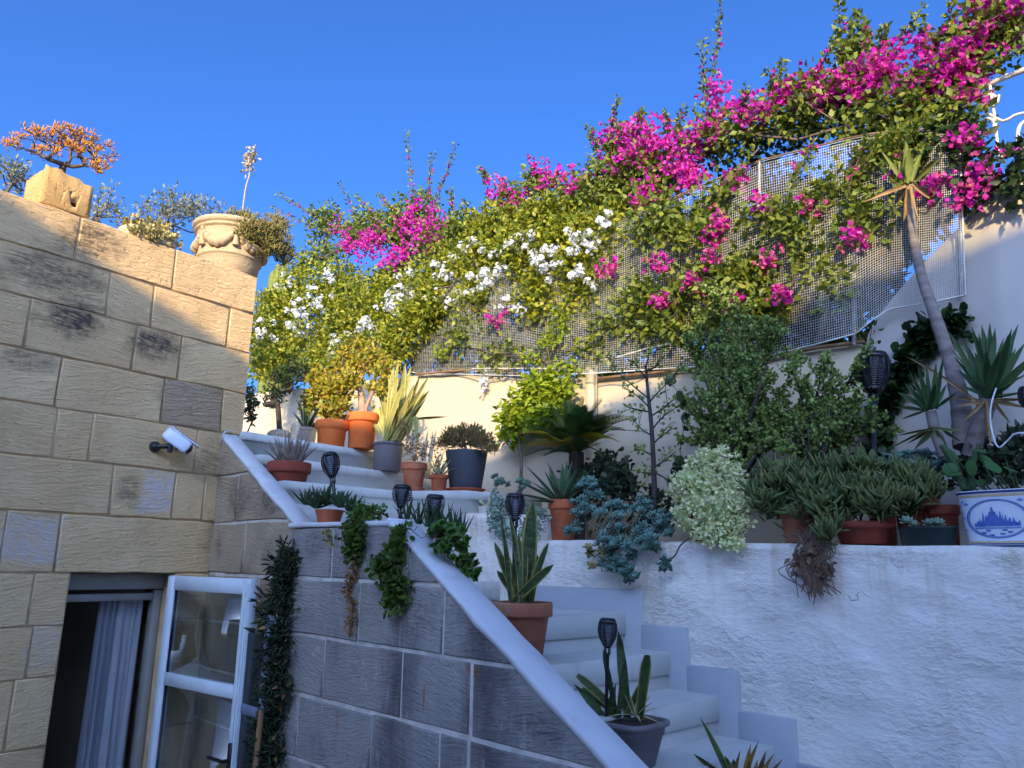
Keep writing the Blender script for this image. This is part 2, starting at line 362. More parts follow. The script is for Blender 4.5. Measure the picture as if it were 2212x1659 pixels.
# ------------------------------------------------------------------ stone blocks
def inset(poly, d):
    P = np.array(poly, float); n = len(P); out = []
    e = np.roll(P, -1, 0) - P; e /= np.linalg.norm(e, axis=1)[:, None] + 1e-9; nn = np.stack([-e[:, 1], e[:, 0]], 1)
    for i in range(n):
        n0, n1 = nn[i - 1], nn[i]; A = np.array([n0, n1]); b = np.array([np.dot(n0, P[i]) + d, np.dot(n1, P[i]) + d])
        det = np.linalg.det(A)
        out.append(np.linalg.solve(A, b) if abs(det) > .05 else P[i] + (n0 + n1) / 2 * d)
    return np.array(out)
def clip(poly, a, b):               # keep the side right of a->b (below a line running left to right)
    a, b = np.array(a, float), np.array(b, float); d = b - a; out = []; n = len(poly)
    f = lambda p: d[0] * (p[1] - a[1]) - d[1] * (p[0] - a[0])
    for i in range(n):
        p, q = np.array(poly[i], float), np.array(poly[(i + 1) % n], float); fp, fq = f(p), f(q)
        if fp <= 0: out.append(p)
        if fp * fq < 0: out.append(p + (q - p) * fp / (fp - fq))
    return out
def dedupe(poly, eps=.012):
    out = []
    for p in poly:
        if not out or np.linalg.norm(p - out[-1]) > eps: out.append(np.array(p, float))
    while len(out) > 2 and np.linalg.norm(out[0] - out[-1]) < eps: out.pop()
    return out
def block(poly, fr, t0, t1, ch=.005, j=.0038):
    P = inset(poly, j); sub_ = []
    for p_, q_ in zip(P, np.roll(P, -1, 0)):
        n_ = max(1, int(np.linalg.norm(q_ - p_) / .13)); sub_ += [p_ + (q_ - p_) * i_ / n_ for i_ in range(n_)]
    P = np.array(sub_); P = P + rng.normal(size=P.shape) * .0024
    Q = inset(P, ch)
    t1 = t1 + rng.normal() * .0012
    tt = t1 + np.abs(rng.normal(size=len(P))) * .0016
    return loft([[fr(p[0], t0, p[1]) for p in P], [fr(p[0], t1 - ch, p[1]) for p in P], [fr(p[0], x, p[1]) for p, x in zip(Q, tt)]])
# --- left house
house = thing('stone_house', 'old honey limestone house wall with dark doorway, planters along its top', 'house', L(-.9, 0, 0))
S_L = -3.4; DOOR0, DOOR1, LINT = -.752, -.205, 2.12
rows = [(3.95, 3.697), (3.697, 3.445), (3.445, 3.185), (3.185, 2.925), (2.925, 2.672), (2.672, 2.408), (2.408, 2.12), (2.12, 1.875), (1.875, 1.64), (1.64, 1.33), (1.33, 1.07), (1.07, .80), (.80, .53), (.53, .26), (.26, 0.0)]
jx = [[165, 381], [-160, 231, 330, 498], [51, 291, 390], [-140, 120, 351, 480], [117, 195, 423], [-120, 237, 373, 439], [3, 123], [66], [-60, 63], [20], [-40], [30], [-70], [10], [-50]]
my = [520, 640, 735, 850, 940, 1060, 1170, 1290, 1400, 1530, 1700, 1700, 1700, 1700, 1700]
for i, (z1, z0) in enumerate(rows):
    end = .12 if z0 > 2.92 else -.004
    js = sorted(min(max(SZ(x, my[i])[0], S_L), end) for x in jx[i])
    js = [S_L, S_L + .55 + .2 * (i % 2), S_L + 1.25 + .2 * (i % 3)] + [s for s in js if s > S_L + 1.6] + [end]
    for k, (a, b) in enumerate(zip(js[:-1], js[1:])):
        if b - a < .03: continue
        segs = [(a, b)]
        if z1 <= LINT + .01:
            segs = []
            if a < DOOR0: segs.append((a, min(b, DOOR0)))
            if b > DOOR1: segs.append((max(a, DOOR1), b))
        for (p, q) in segs:
            if q - p < .03: continue
            m = M_sand
            if i == 3 and k == len(js) - 3: m = M_pock
            part('stone', [block([(p, z0), (q, z0), (q, z1), (p, z1)], L, -.03, .014)], m, house)
core = [fbox(L, S_L, .115, -.30, .0075, 2.93, 3.945), fbox(L, S_L, -.005, -.30, .0075, 2.125, 2.93), fbox(L, S_L, DOOR0, -.30, .0075, .01, 2.125), fbox(L, DOOR1, -.005, -.30, .0075, .01, 2.125)]
part('wall_core', core, M_mortar, house)
part('end_wall', [fbox(L, -.2, .118, -3.2, -.302, .02, 3.94)], M_cream, house)
part('roof', [fbox(L, S_L, -.202, -3.2, -.302, 3.55, 3.7)], M_cream, house)
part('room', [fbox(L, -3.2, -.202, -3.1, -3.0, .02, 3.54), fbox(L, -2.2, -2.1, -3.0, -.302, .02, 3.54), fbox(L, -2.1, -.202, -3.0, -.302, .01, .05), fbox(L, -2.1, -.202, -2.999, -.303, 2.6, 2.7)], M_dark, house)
# --- grey stair parapet
parapet = thing('stair_parapet', 'weathered grey limestone stair wall with sloping white painted coping', 'wall', W(2, 0, 0))
PROF = [(-.06, 2.955), (.977, 2.371), (1.797, 2.361), (4.6, .60)]
CT = .014
def W0(u, t, z): return W(u, -t, z)
prows = [(2.93, 2.665), (2.665, 2.395), (2.395, 2.118), (2.118, 1.871), (1.871, 1.62), (1.62, 1.36), (1.36, 1.10), (1.10, .83), (.83, .56), (.56, .29), (.29, 0.0)]
zx = lambda x: (700 + .452 * x) * .7373
pj = [[], [516], [531, zx(655), zx(1165)], [560, zx(830), zx(1380)], [zx(600), zx(1110), zx(1560)], [zx(430), zx(915), zx(1360), zx(1545)], [zx(510), zx(1000), zx(1500)], [700, 1000], [800], [700], [850]]
pmy = [980, 1080, 1190, 1320, 1440, 1570, 1650, 1700, 1700, 1700, 1700]
for i, (z1, z0) in enumerate(prows):
    js = sorted(UZ(x, pmy[i], 0)[0] for x in pj[i])
    for lo, hi, off, mt in ((.004, .968, .0, M_mid), (.972, 4.6, .03, M_grey)):
        ed = [lo] + [u for u in js if lo + .08 < u < hi - .05] + [hi]
        if lo > .5: ed = ed[:-1] + [x for x in np.arange(ed[-2] + .75 + .1 * (i % 3), hi - .3, .78)] + [hi]
        for a, b in zip(ed[:-1], ed[1:]):
            poly = [np.array(p) for p in ((a, z0), (b, z0), (b, z1), (a, z1))]
            for (p, q) in ((PROF[0], PROF[1]), (PROF[1], PROF[2]), (PROF[2], PROF[3])):
                if p[0] == PROF[1][0] and b < PROF[1][0]: continue
                if p[0] == PROF[2][0] and b < PROF[2][0]: continue
                if p[0] == PROF[0][0] and a > .97: continue
                if p[0] == PROF[1][0] and a > PROF[2][0]: continue
                poly = clip(poly, (p[0], p[1] - CT), (q[0], q[1] - CT))
                if len(poly) < 3: break
            poly = dedupe(poly)
            if len(poly) < 3: continue
            A = .5 * abs(sum(poly[i2][0] * poly[(i2 + 1) % len(poly)][1] - poly[(i2 + 1) % len(poly)][0] * poly[i2][1] for i2 in range(len(poly))))
            if A < .003: continue
            part('stone', [block(poly, W0, -.03 + off, .013 + off, .005, .0075)], mt, parapet)
def prism(poly, fr, t0, t1):
    n = len(poly); return loft([[fr(p[0], t0, p[1]) for p in poly], [fr(p[0], t1, p[1]) for p in poly]])
part('wall_core', [prism([(0, .01), (.97, .01), (.97, 2.371 - CT - .01), (0, 2.90)], W0, -.085, .0055)], M_mortarg, parapet)
part('wall_core', [prism([(.97, .01), (4.59, .01), (4.59, .57), (1.797, 2.361 - CT - .012), (.97, 2.371 - CT - .012)], W0, -.085, .0355)], M_mortarg, parapet)
# coping: three lengths with uneven edges and drips of paint
def coping(p, q, n, v0, v1):
    rings = []; nrm_ = np.array([-(q[1] - p[1]), q[0] - p[0]]); nrm_ = nrm_ / np.linalg.norm(nrm_)
    for i in range(n + 1):
        f = i / n; c = np.array(p) + (np.array(q) - np.array(p)) * f; w = rng.normal(size=6) * .0022
        t = CT + .004 + abs(w[0]) * 1.5
        pts = [(v0 + w[1], -t), (v1, -t), (v1 + w[2], -.006), (v1 - .006, .002 + w[3] * .5), (v0 + .006, .002 + w[4] * .5), (v0 + w[1] * .6, -.004)]
        rings.append([W(c[0] + nrm_[0] * h, v, c[1] + nrm_[1] * h) for v, h in pts])
    return loft(rings)
part('coping', [coping(PROF[0], (.985, 2.368), 14, -.016, .092)], M_coping, parapet)
part('coping', [coping((.965, 2.373), (1.80, 2.362), 10, -.046, .092)], M_coping, parapet)
part('coping', [coping((1.78, 2.372), PROF[3], 34, -.046, .092)], M_coping, parapet)

# ------------------------------------------------------------------ staircase
stairs = thing('staircase', 'pale grey painted stone staircase climbing between parapet and whitewashed wall', 'stairs', W(3.4, .6, 0))
VE = 1.1
low = [(2.14 + .235 * i, 1.985 - .152 * i) for i in range(9)]
def step(u0, u1, v0, v1, z, zb):
    fr = lambda a, b, c: W(a, b, c)
    part('step', [bbox(fr, u0, u1, v0, v1, z - .095, z, .003), fbox(fr, u0, u1 - .012, v0, v1, zb, z - .094)], M_step, stairs)
for i, (u, z) in enumerate(low):
    up_ = low[i - 1][0] - .03 if i else 1.25
    step(up_, u, .08, VE + .02, z, max(z - .5, .0))
ups = [(1.26, 2.10), (1.06, 2.23), (.84, 2.36), (.70, 2.49)]
for i, (u, z) in enumerate(ups):
    step((ups[i + 1][0] if i + 1 < len(ups) else .5) - .05, u, .08, VE + .02 if z < 2.4 else .92, z, 1.6)
def slab(name, poly, z, th, mat, parent, zb):
    a = [W(u, v, z - .006) for u, v in poly]; c = np.mean(poly, 0); ins = [tuple(np.array(p) + (c - np.array(p)) * .012) for p in poly]
    low_ = [tuple(np.array(p) + norm(c - np.array(p)) * .013) for p in poly]
    part(name, [loft([[W(u, v, zb) for u, v in low_], [W(u, v, z - .055) for u, v in low_], [W(u, v, z - .05) for u, v in poly], a, [W(u, v, z) for u, v in ins]])], mat, parent)
slab('step', [(.58, .105), (.58, .88), (.95, 1.11), (.95, 1.76), (.0, 1.76), (.0, .105)], 2.62, .1, M_step, stairs, 1.5)
slab('step', [(.27, .105), (.12, 1.24), (-.1, 1.74), (-.3, 1.74), (-.3, .105)], 2.79, .1, M_step, stairs, 2.5)
slab('terrace', [(.06, .10), (-.06, 1.05), (-.22, 1.745), (-4.6, 1.745), (-4.6, .14)], 2.95, .1, M_step, stairs, 1.5)

# ------------------------------------------------------------------ whitewashed retaining wall with its ledge
def vnoise(X, Y, sx, seed):
    r = np.random.default_rng(seed); g = r.random((64, 64)); x, y = X / sx, Y / sx
    xi, yi = np.floor(x).astype(int), np.floor(y).astype(int); fx, fy = x - xi, y - yi; fx = fx * fx * (3 - 2 * fx); fy = fy * fy * (3 - 2 * fy)
    a, b, c, d = g[xi % 64, yi % 64], g[(xi + 1) % 64, yi % 64], g[xi % 64, (yi + 1) % 64], g[(xi + 1) % 64, (yi + 1) % 64]
    return (a * (1 - fx) + b * fx) * (1 - fy) + (c * (1 - fx) + d * fx) * fy - .5
ZL = 2.31
def zled(u): return float(np.interp(u, [1.5, 3.0, 3.7, 4.4], [2.325, 2.297, 2.274, 2.262]))
ret = thing('retaining_wall', 'lumpy whitewashed retaining wall beside the stairs, crowded with potted succulents', 'wall', W(2.8, VE, 0))
def bumpy(u0, u1, v, z0, z1, depth, amp, nu, nz, top=None):
    U, Z = np.meshgrid(np.linspace(u0, u1, nu), np.linspace(0, 1, nz)); edge = np.ones_like(U)
    h = vnoise(U * .55, Z * 2, .22, 13) * 1.1 + vnoise(U * .5, Z * 2.2, .05, 14) * .35 + vnoise(U, Z * 2, .35, 3) * 1.0 + vnoise(U, Z * 2, .13, 4) * .5 + vnoise(U * .6, Z * 2 + 7, .06, 5) * .3 + vnoise(U, Z * 2, .03, 6) * .12
    tz = (z1 if z1 > 2.4 else np.interp(U[-1:], [1.5, 3.0, 3.7, 4.4], [2.325, 2.297, 2.274, 2.262]) - .012) + vnoise(U[-1:], U[-1:] * 0, .3, 8) * .016
    ZZ = z0 + Z * (tz - z0)
    P = CORNER + DU * U[..., None] + DV * (v - h * amp)[..., None] + ZV * ZZ[..., None]
    rows_ = [r for r in P]
    last = P[-1]; rows_.append(last + DV * .03 + ZV * .012); rows_.append(last + DV * depth + ZV * .0)
    R = np.array(rows_); m, n = R.shape[:2]; i = np.arange(n - 1); F = []
    for k in range(m - 1): a = k * n + i; F.append(np.stack([a, a + 1, a + n + 1, a + n], 1))
    return (R.reshape(-1, 3), np.concatenate(F))
part('rendered_face', [bumpy(1.32, 5.2, VE, .0, ZL, .66, .024, 330, 150)], M_lime, ret, smooth=True)
part('rendered_face', [bumpy(.93, 1.36, VE + .005, 1.5, 2.47, .64, .02, 40, 50)], M_lime, ret, smooth=True)
part('ledge_block', [fbox(lambda a, b, c: W(a, b, c), 1.34, 1.36, VE + .03, 1.745, 2.2, 2.468)], M_lime, ret)
# stepped skirting painted beside the treads
sk = []
uu = [1.3] + [u for u, z in low]
for i, (u, z) in enumerate(low):
    top = z + .105; right = u + .085
    left = low[i - 1][0] + .085 if i else 1.42
    sk.append(bbox(lambda a, b, c: W(a, b, c), left - .004, right, VE - .030, VE + .03, z - .46, top, .004))
part('skirting', sk, M_skirt, ret)

# ------------------------------------------------------------------ back garden wall
VB = 1.75
gw = thing('garden_wall', 'tall cream plastered garden wall behind the pots with netting above', 'wall', W(1.5, VB, 0))
BP = [(-5.2, 4.05), (-3.6, 3.97), (-.35, 3.68), (.35, 3.545), (.71, 3.475), (1.0, 3.42), (1.46, 3.35), (2.13, 3.29), (3.06, 3.26)]
def wall_prism(prof, zb, v0, v1):
    n = len(prof)
    return loft([[W(u, v0, zb) for u, z in prof] + [W(u, v0, z) for u, z in prof[::-1]], [W(u, v1, zb) for u, z in prof] + [W(u, v1, z) for u, z in prof[::-1]]], caps=False), n
def wall_strip(prof, zb, v0, v1):    # quads only: front, top, back
    V = []; F = []
    for u, z in prof: V += [W(u, v0, zb), W(u, v0, z - .012), W(u, v0 + .012, z), W(u, v1 - .012, z), W(u, v1, z - .012), W(u, v1, zb)]
    for i in range(len(prof) - 1):
        for k in range(5): F.append([i * 6 + k, (i + 1) * 6 + k, (i + 1) * 6 + k + 1, i * 6 + k + 1])
    return (np.array(V), np.array(F))
def dens(prof, d=.12, amp=.006):
    out = []
    for (a, b), (c, e) in zip(prof[:-1], prof[1:]):
        n = max(1, int(abs(c - a) / d))
        for i in range(n): f = i / n; out.append((a + (c - a) * f, b + (e - b) * f + rng.normal() * amp))
    return out + [prof[-1]]
part('plaster_face', [wall_strip(dens(BP), 1.5, VB, VB + .22)], M_cream, gw)
part('pier', [bbox(lambda a, b, c: W(a, b, c), 1.36, 1.42, VB - .045, VB - .002, 2.4, 3.42, .006)], M_cream, gw)
hw = thing('neighbour_wall', 'high white plastered wall rising behind the yucca and netting', 'wall', W(3.7, VB, 0))
HP = [(3.062, 3.20), (3.09, 3.30), (3.13, 3.36), (3.24, 3.47), (3.35, 3.57), (3.54, 3.72), (3.62, 3.83), (3.68, 3.87), (5.6, 3.9)]
M_nwall = plaster('off_white_plaster', S(190, 184, 174), S(182, 176, 166), .12)
part('plaster_face', [wall_strip(HP, 1.5, VB - .004, VB + .24)], M_nwall, hw)
# ------------------------------------------------------------------ house behind the viewer: its roof edge throws the shade line
e2 = np.array([.386, -.098, 0]); e2 /= np.linalg.norm(e2); b2 = np.array([-e2[1], e2[0], 0]) * -1
if b2[1] > 0: b2 = -b2
ob = np.array([0, -6.0, 0])
ob_z = 5.071 + .386 * 6 - .06
def HB(a, b, z): return ob + e2 * a + b2 * b + ZV * z
bh = thing('courtyard_house', 'two storey cream house across the courtyard behind the viewer', 'house', ob)
part('wall', [fbox(HB, -7, 6, .04, 5, 0.01, ob_z - .25)], M_cream, bh)
part('cornice', [bbox(HB, -7.1, 6.1, .0, 5.1, ob_z - .25, ob_z, .02)], M_sand, bh)
M_glassd = plain('dark_window_glass', S(30, 34, 40), None, rough=.08, spec=.5)
M_shut = plain('green_shutter_paint', S(52, 82, 70), S(46, 72, 62), 8, .5)
for a in (-5, -1.5, 2, 4.6):
    for z in (1.0, 4.2):
        w_ = part('window', [fbox(HB, a - .5, a + .5, .0, .05, z, z + 1.5)], M_shut, bh)
        part('pane', [fbox(HB, a - .42, a + .42, -.01, .02, z + .08, z + 1.42)], M_glassd, w_)

# ------------------------------------------------------------------ door, open casement, curtain
M_frame = plain('white_window_paint', S(206, 216, 222), S(196, 206, 212), 10, .4)
M_gframe = plain('grey_beige_frame_paint', S(150, 148, 138), S(138, 136, 126), 9, .5)
M_black = plain('black_plastic', S(22, 23, 28), S(30, 31, 36), 30, .35, .1, 90, .5)
M_metal = plain('brushed_steel', S(190, 190, 188), None, rough=.3, metal=.9)
kg = NT('window_glass'); _g = kg.n('ShaderNodeBsdfGlossy'); _g.inputs['Roughness'].default_value = .03; _t = kg.n('ShaderNodeBsdfTransparent'); _t.inputs[0].default_value = (.86, .9, .9, 1)
_f = kg.n('ShaderNodeLayerWeight'); _f.inputs[0].default_value = .25; _mx = kg.n('ShaderNodeMixShader'); kg.lk(kg.math('ADD', kg.math('MULTIPLY', _f.outputs['Facing'], .35), .05), _mx.inputs[0]); kg.lk(_t.outputs[0], _mx.inputs[1]); kg.lk(_g.outputs[0], _mx.inputs[2]); kg.lk(_mx.outputs[0], kg.o.inputs[0])
M_glass = kg.m
fr_ = part('door_frame', [bbox(L, DOOR1 - .045, DOOR1 - .002, -.16, -.105, .06, 2.03, .004), bbox(L, DOOR0 + .002, DOOR1 - .002, -.16, -.09, 2.035, 2.117, .004), bbox(L, DOOR0 + .002, DOOR1 - .047, -.155, -.11, 1.975, 2.012, .003)], M_gframe, house)
pc = _hit(552, 1243, L(DOOR1 - .02, 0, 0), D1); CW = float(np.dot(pc - CORNER, NL)); zt = LINT - .012
zm = float(_hit(450, 1478, L(DOOR1 - .02, 0, 0), D1)[2])
s0, s1 = DOOR1 - .045, DOOR1 - .002; t0, t1 = .016, CW; zb = .12
bw = .062
cas = part('open_casement', [bbox(L, s0, s1, t0, t0 + bw, zb, zt, .004), bbox(L, s0, s1, t1 - bw, t1, zb, zt, .004), bbox(L, s0 + .002, s1 - .002, t0 + bw, t1 - bw, zt - .075, zt - .001, .004), bbox(L, s0 + .002, s1 - .002, t0 + bw, t1 - bw, zm - .04, zm + .022, .004), bbox(L, s0 + .002, s1 - .002, t0 + bw, t1 - bw, zb + .001, zb + .09, .004),
    bbox(L, s0 - .006, s0 - .001, t1 - .018, t1 - .004, zb + .02, zt - .02, .002), bbox(L, s0 - .006, s0 - .001, t1 - .042, t1 - .028, zb + .02, zt - .02, .002)], M_frame, house, label='white glazed casement swung open towards the stairs')
for a, b in ((zm + .02, zt - .074), (zb + .085, zm - .039)):
    part('pane', [fbox(L, s0 + .017, s0 + .022, t0 + bw - .008, t1 - bw + .008, a - .006, b + .006)], M_glass, cas)
    for q0, q1 in ((t0 + bw, t0 + bw + .006), (t1 - bw - .006, t1 - bw)): part('glazing_seal', [fbox(L, s0 + .012, s0 + .027, q0 + .0005, q1 - .0005, a, b)], M_black, cas)
zh = float(_hit(490, 1640, L(s0, 0, 0), D1)[2]); th = float(np.dot(_hit(498, 1640, L(s0, 0, 0), D1) - CORNER, NL))
hd = part('handle', [bbox(L, s0 - .012, s0 - .0005, th - .014, th + .014, zh - .075, zh + .075, .004), flat([tube([L(s0 - .01, th, zh), L(s0 - .045, th, zh)], .009, 8)])[0], flat([tube([L(s0 - .042, th + .008, zh), L(s0 - .048, th - .11, zh + .004)], .0085, 8)])[0]], M_black, cas)
# sheer curtain
kc = NT('sheer_curtain'); kc.done(kc.mix(kc.fac(kc.noise(40, 3, .5, (1, 1, .1)), .3, .7), S(206, 206, 210), S(190, 192, 198)), .9, .1)
_t = kc.n('ShaderNodeBsdfTranslucent'); _t.inputs[0].default_value = S(190, 198, 220); _m = kc.n('ShaderNodeMixShader'); _m.inputs[0].default_value = .35; kc.lk(kc.b.outputs[0], _m.inputs[1]); kc.lk(_t.outputs[0], _m.inputs[2]); kc.lk(_m.outputs[0], kc.o.inputs[0])
CS0, CS1 = SZ(217, 1278, -.2)[0], SZ(165, 1659, -.2)[0]
rings = []
for i, f in enumerate(np.linspace(0, 1, 30)):
    z = 2.0 - f * 1.92; sl = CS0 + (CS1 - CS0) * f; sr = DOOR1 - .055
    q = np.linspace(0, 1, 90)
    am = (.014 + .016 * f) * (1 + .5 * np.sin(q * 11 + 1.3))
    tt = -.20 + am * np.sin(q * 2 * np.pi * 6.5 + 1.5 * np.sin(q * 7 + .4) + .5 * f) + .012 * np.sin(q * 43 + 3 * f)
    ss = sl + (sr - sl) * q + .008 * np.cos(q * 47)
    rings.append([L(a, b, z) for a, b in zip(ss, tt)])
single('curtain', [loft(rings, closed=False, caps=False)], kc.m, 'pale blue grey sheer curtain hanging in the dark doorway', 'curtain', L(-.45, -.2, .05), smooth=True)
# things leaning behind the casement
M_bluewood = plain('faded_blue_grey_wood', S(120, 128, 146), S(104, 112, 130), 9, .7, .2, 40, stretch=(4, 4, .6))
M_wood = plain('brown_wood', S(150, 116, 78), S(120, 90, 58), 10, .6, .2, 40, stretch=(6, 6, .6))
def lean(x0, x1, y, v0, v1, zt_):
    ua, ub = UZ(x0, y, -.1)[0], UZ(x1, y, -.1)[0]; return ua, ub
fw = thing('wooden_frame', 'blue grey wooden frame with black panel leaning behind the open casement', 'frame', W(.6, -.08, 0))
ua, ub = UZ(553, 1480, -.12)[0], UZ(578, 1480, -.12)[0]
part('post', [bbox(W, ub - .045, ub, -.135, -.095, .02, 1.95, .004)], M_bluewood, fw)
part('panel', [bbox(W, ua - .12, ub - .047, -.125, -.105, .4, 1.86, .003)], M_black, fw)
part('rail', [bbox(W, ua - .12, ub - .046, -.13, -.10, 1.50, 1.545, .003)], M_bluewood, fw)
ux = UZ(545, 1580, -.2)[0]
single('broom_handle', [tube([W(ux, -.2, .02), W(ux - .01, -.16, 1.55)], .013, 10)], M_wood, 'brown wooden broom handle leaning beside the open casement', 'broom handle', W(ux, -.2, .02), smooth=True)

# ------------------------------------------------------------------ pots
def terra(name, c1, c2, c3): 
    k = NT(name); c = k.mix(k.fac(k.noise(9, 5), .35, .7), c1, c2); c = k.mix(k.math('MULTIPLY', k.fac(k.noise(5, 6, .7, (1, 1, .5)), .52, .70), .75), c, c3); k.bump(k.noise(50, 3), .12, .004); return k.done(c, .8, .2)
M_ter = terra('terracotta', S(182, 98, 64), S(162, 84, 56), S(190, 140, 112))
M_terd = terra('dark_red_terracotta', S(140, 68, 52), S(124, 60, 46), S(150, 100, 84))
M_tero = terra('bright_orange_terracotta', S(232, 122, 60), S(220, 110, 54), S(222, 142, 92))
M_terp = terra('chalky_terracotta', S(160, 104, 80), S(138, 84, 64), S(180, 150, 136))
M_grp = plain('mid_grey_plastic', S(112, 108, 108), S(104, 100, 102), 8, .55, .1, 60)
M_slate = plain('slate_blue_plastic', S(74, 78, 88), S(66, 70, 80), 6, .6, .15, 50)
M_wpot = plain('white_glazed_pot', S(206, 202, 194), S(186, 180, 170), 7, .4)
M_dgreen = plain('dark_green_plastic', S(30, 48, 46), S(24, 40, 40), 8, .45)
def pot(par, base, rt, rb, h, mat, style='rim', n=32, name='pot'):
    if style == 'rim': pr = [(rb * .9, 0), (rb, .004), (rt * .86, h * .73), (rt * .9, h * .755), (rt * .985, h * .765), (rt, h * .80), (rt, h * .97), (rt * .97, h), (rt * .9, h), (rt * .87, h * .96), (rt * .86, h * .86)]
    elif style == 'lip': pr = [(rb * .92, 0), (rb, .004), (rt * .93, h * .86), (rt * .94, h * .9), (rt, h * .91), (rt * 1.01, h * .95), (rt, h * .99), (rt * .97, h), (rt * .92, h), (rt * .9, h * .9)]
    elif style == 'band': pr = [(rb * .92, 0), (rb, .004), (rt * .89, h * .66), (rt * .93, h * .665), (rt * .95, h * .86), (rt * .96, h * .875), (rt, h * .89), (rt * 1.02, h * .94), (rt, h), (rt * .93, h), (rt * .91, h * .88)]
    elif style == 'smooth': pr = [(rb * .94, 0), (rb, .005), (rt * .99, h * .985), (rt, h), (rt * .95, h), (rt * .93, h * .9)]
    elif style == 'bowl': pr = [(rb * .9, 0), (rb, .004), (rt * .84, h * .62), (rt * .9, h * .66), (rt * .99, h * .70), (rt * 1.02, h * .82), (rt, h * .96), (rt * .95, h), (rt * .87, h), (rt * .85, h * .9)]
    o = part(name, [lathe(pr, n, base)], mat, par, smooth=True); part('soil', [lathe([(rt * .84, h * .87), (rt * .8, h * .89), (rt * .3, h * .93)], 20, base)], M_soil, par, smooth=True)
    return base + ZV * h * .9
def saucer(par, base, r, mat): part('saucer', [lathe([(r * .8, 0), (r, .018), (r * 1.02, .022), (r * .95, .022), (r * .8, .008)], 28, base)], mat, par, smooth=True)
def fit(x, yr, w, yb, v, z=None):          # rim centre, rim width and foot of a pot on the layout grid, at depth v -> foot, top radius, height
    P = PV(x, yr, v); B = PV(x, yb, v); k = sc(P); zb = B[2] if z is None else z
    b = P.copy(); b[2] = zb; return b, w * k / 2, float(P[2] - zb)

# strap-shaped leaves, each an object of its own
PSN = lambda t: np.interp(t, [0, .25, .6, .85, .95, 1], [.62, .85, 1, .72, .36, .03])
PAG = lambda t: np.interp(t, [0, .12, .4, .75, 1], [.8, .72, 1, .55, .02])
PYU = lambda t: np.interp(t, [0, .1, .45, .8, 1], [.9, .5, 1, .6, .02])
PCUT = lambda t: np.interp(t, [0, .3, .7, .97, 1], [.6, .85, 1, .9, .55])
def strap(base, d, Ln, w, bend=(0, 0, 0), prof=PSN, nseg=7, fold=.15, twist=0.0, face=None, marg=.76):
    t = np.linspace(0, 1, nseg + 1); d = norm(np.asarray(d, float)); bend = np.asarray(bend, float)
    P = np.asarray(base) + Ln * (t[:, None] * d + (t ** 2)[:, None] * bend)
    T = norm(np.gradient(P, axis=0)); f0 = np.asarray(face, float) if face is not None else np.array([-base[0], -base[1], 0.]) if False else rng.normal(size=3)
    x0 = np.cross(d, f0); V = []
    for i in range(nseg + 1):
        x = x0 - T[i] * np.dot(x0, T[i]); x = norm(x); n = np.cross(x, T[i]); a = twist * t[i]; x2 = x * math.cos(a) + n * math.sin(a); n2 = np.cross(x2, T[i])
        ww = w * .5 * prof(t[i])
        for c in (-1, -marg, 0, marg, 1): V.append(P[i] + x2 * ww * c + n2 * ww * fold * (abs(c) * 2 - 1))
    F = []; M = []
    for i in range(nseg):
        for c in range(4): a = i * 5 + c; F.append([a, a + 1, a + 6, a + 5]); M.append(1 if c in (0, 3) else 0)
    return (np.array(V), np.array(F), np.array(M))
def rosette_leaves(par, base, n, Ln, w, mats, tilt=(.15, 1.2), prof=PAG, fold=.35, droop=.15, rr=.01, nm='leaf', up=ZV, spread=None, twist=.0, marg=.8):
    up = norm(np.asarray(up, float)); a0 = rng.random() * 6
    ex = norm(np.cross(up, [.3, .9, .1])); ey = np.cross(up, ex)
    for i in range(n):
        a = a0 + i * 2.39996; f = (i + .5) / n; ti = tilt[0] + (tilt[1] - tilt[0]) * f + rng.normal() * .08
        o = ex * math.cos(a) + ey * math.sin(a); d = up * math.cos(ti) + o * math.sin(ti)
        l = Ln * (1 - .25 * abs(f - .55)) * rng.uniform(.8, 1.08)
        part(nm, [strap(base + o * rr, d, l, w * rng.uniform(.85, 1.1), o * droop * f * .6 - ZV * droop * f * f, prof, 6, fold, rng.normal() * twist, face=up * math.sin(ti) - o * math.cos(ti) + 1e-3, marg=marg)], mats, par, smooth=True)
# foliage of small leaves round cluster points
def leaves(pts, n, spread, size, tmpl=LEAF, bias=(0, 0, .2), flatn=0, wid=1.0, jit=.3):
    c = np.repeat(pts, n, 0); q = rnd(len(c)) * (rng.random((len(c), 1)) ** .5); pos = c + q * spread
    d = q + rnd(len(c)) * .6 + np.asarray(bias); s = size * (1 - jit + 2 * jit * rng.random(len(c)))
    return scatter(tmpl[0] * [wid, 1, 1], tmpl[1], pos, frames(d, None if not flatn else np.tile(np.array([-.2, -.6, .8]), (len(c), 1))), s)
STAR5 = None
def _star(n, r0=.25, r1=.55):
    V = [[0, 0, -.05]]; F = []
    for i in range(n):
        a = 2 * math.pi * i / n; b = .45
        V += [[math.cos(a - b) * r1 * .75, math.sin(a - b) * r1 * .75, .06], [math.cos(a) * r1, math.sin(a) * r1, .1], [math.cos(a + b) * r1 * .75, math.sin(a + b) * r1 * .75, .06]]
        j = 1 + 3 * i; F += [[0, j, j + 1], [0, j + 1, j + 2]]
    return np.array(V), np.array(F)
PLUMB = _star(5)
BRACT = (np.array([[0, 0, 0], [-.42, .5, .28], [.42, .5, .28], [0, 1, .5], [0, .5, .12]]), np.array([[0, 4, 1], [1, 4, 3], [0, 2, 4], [2, 3, 4]]))
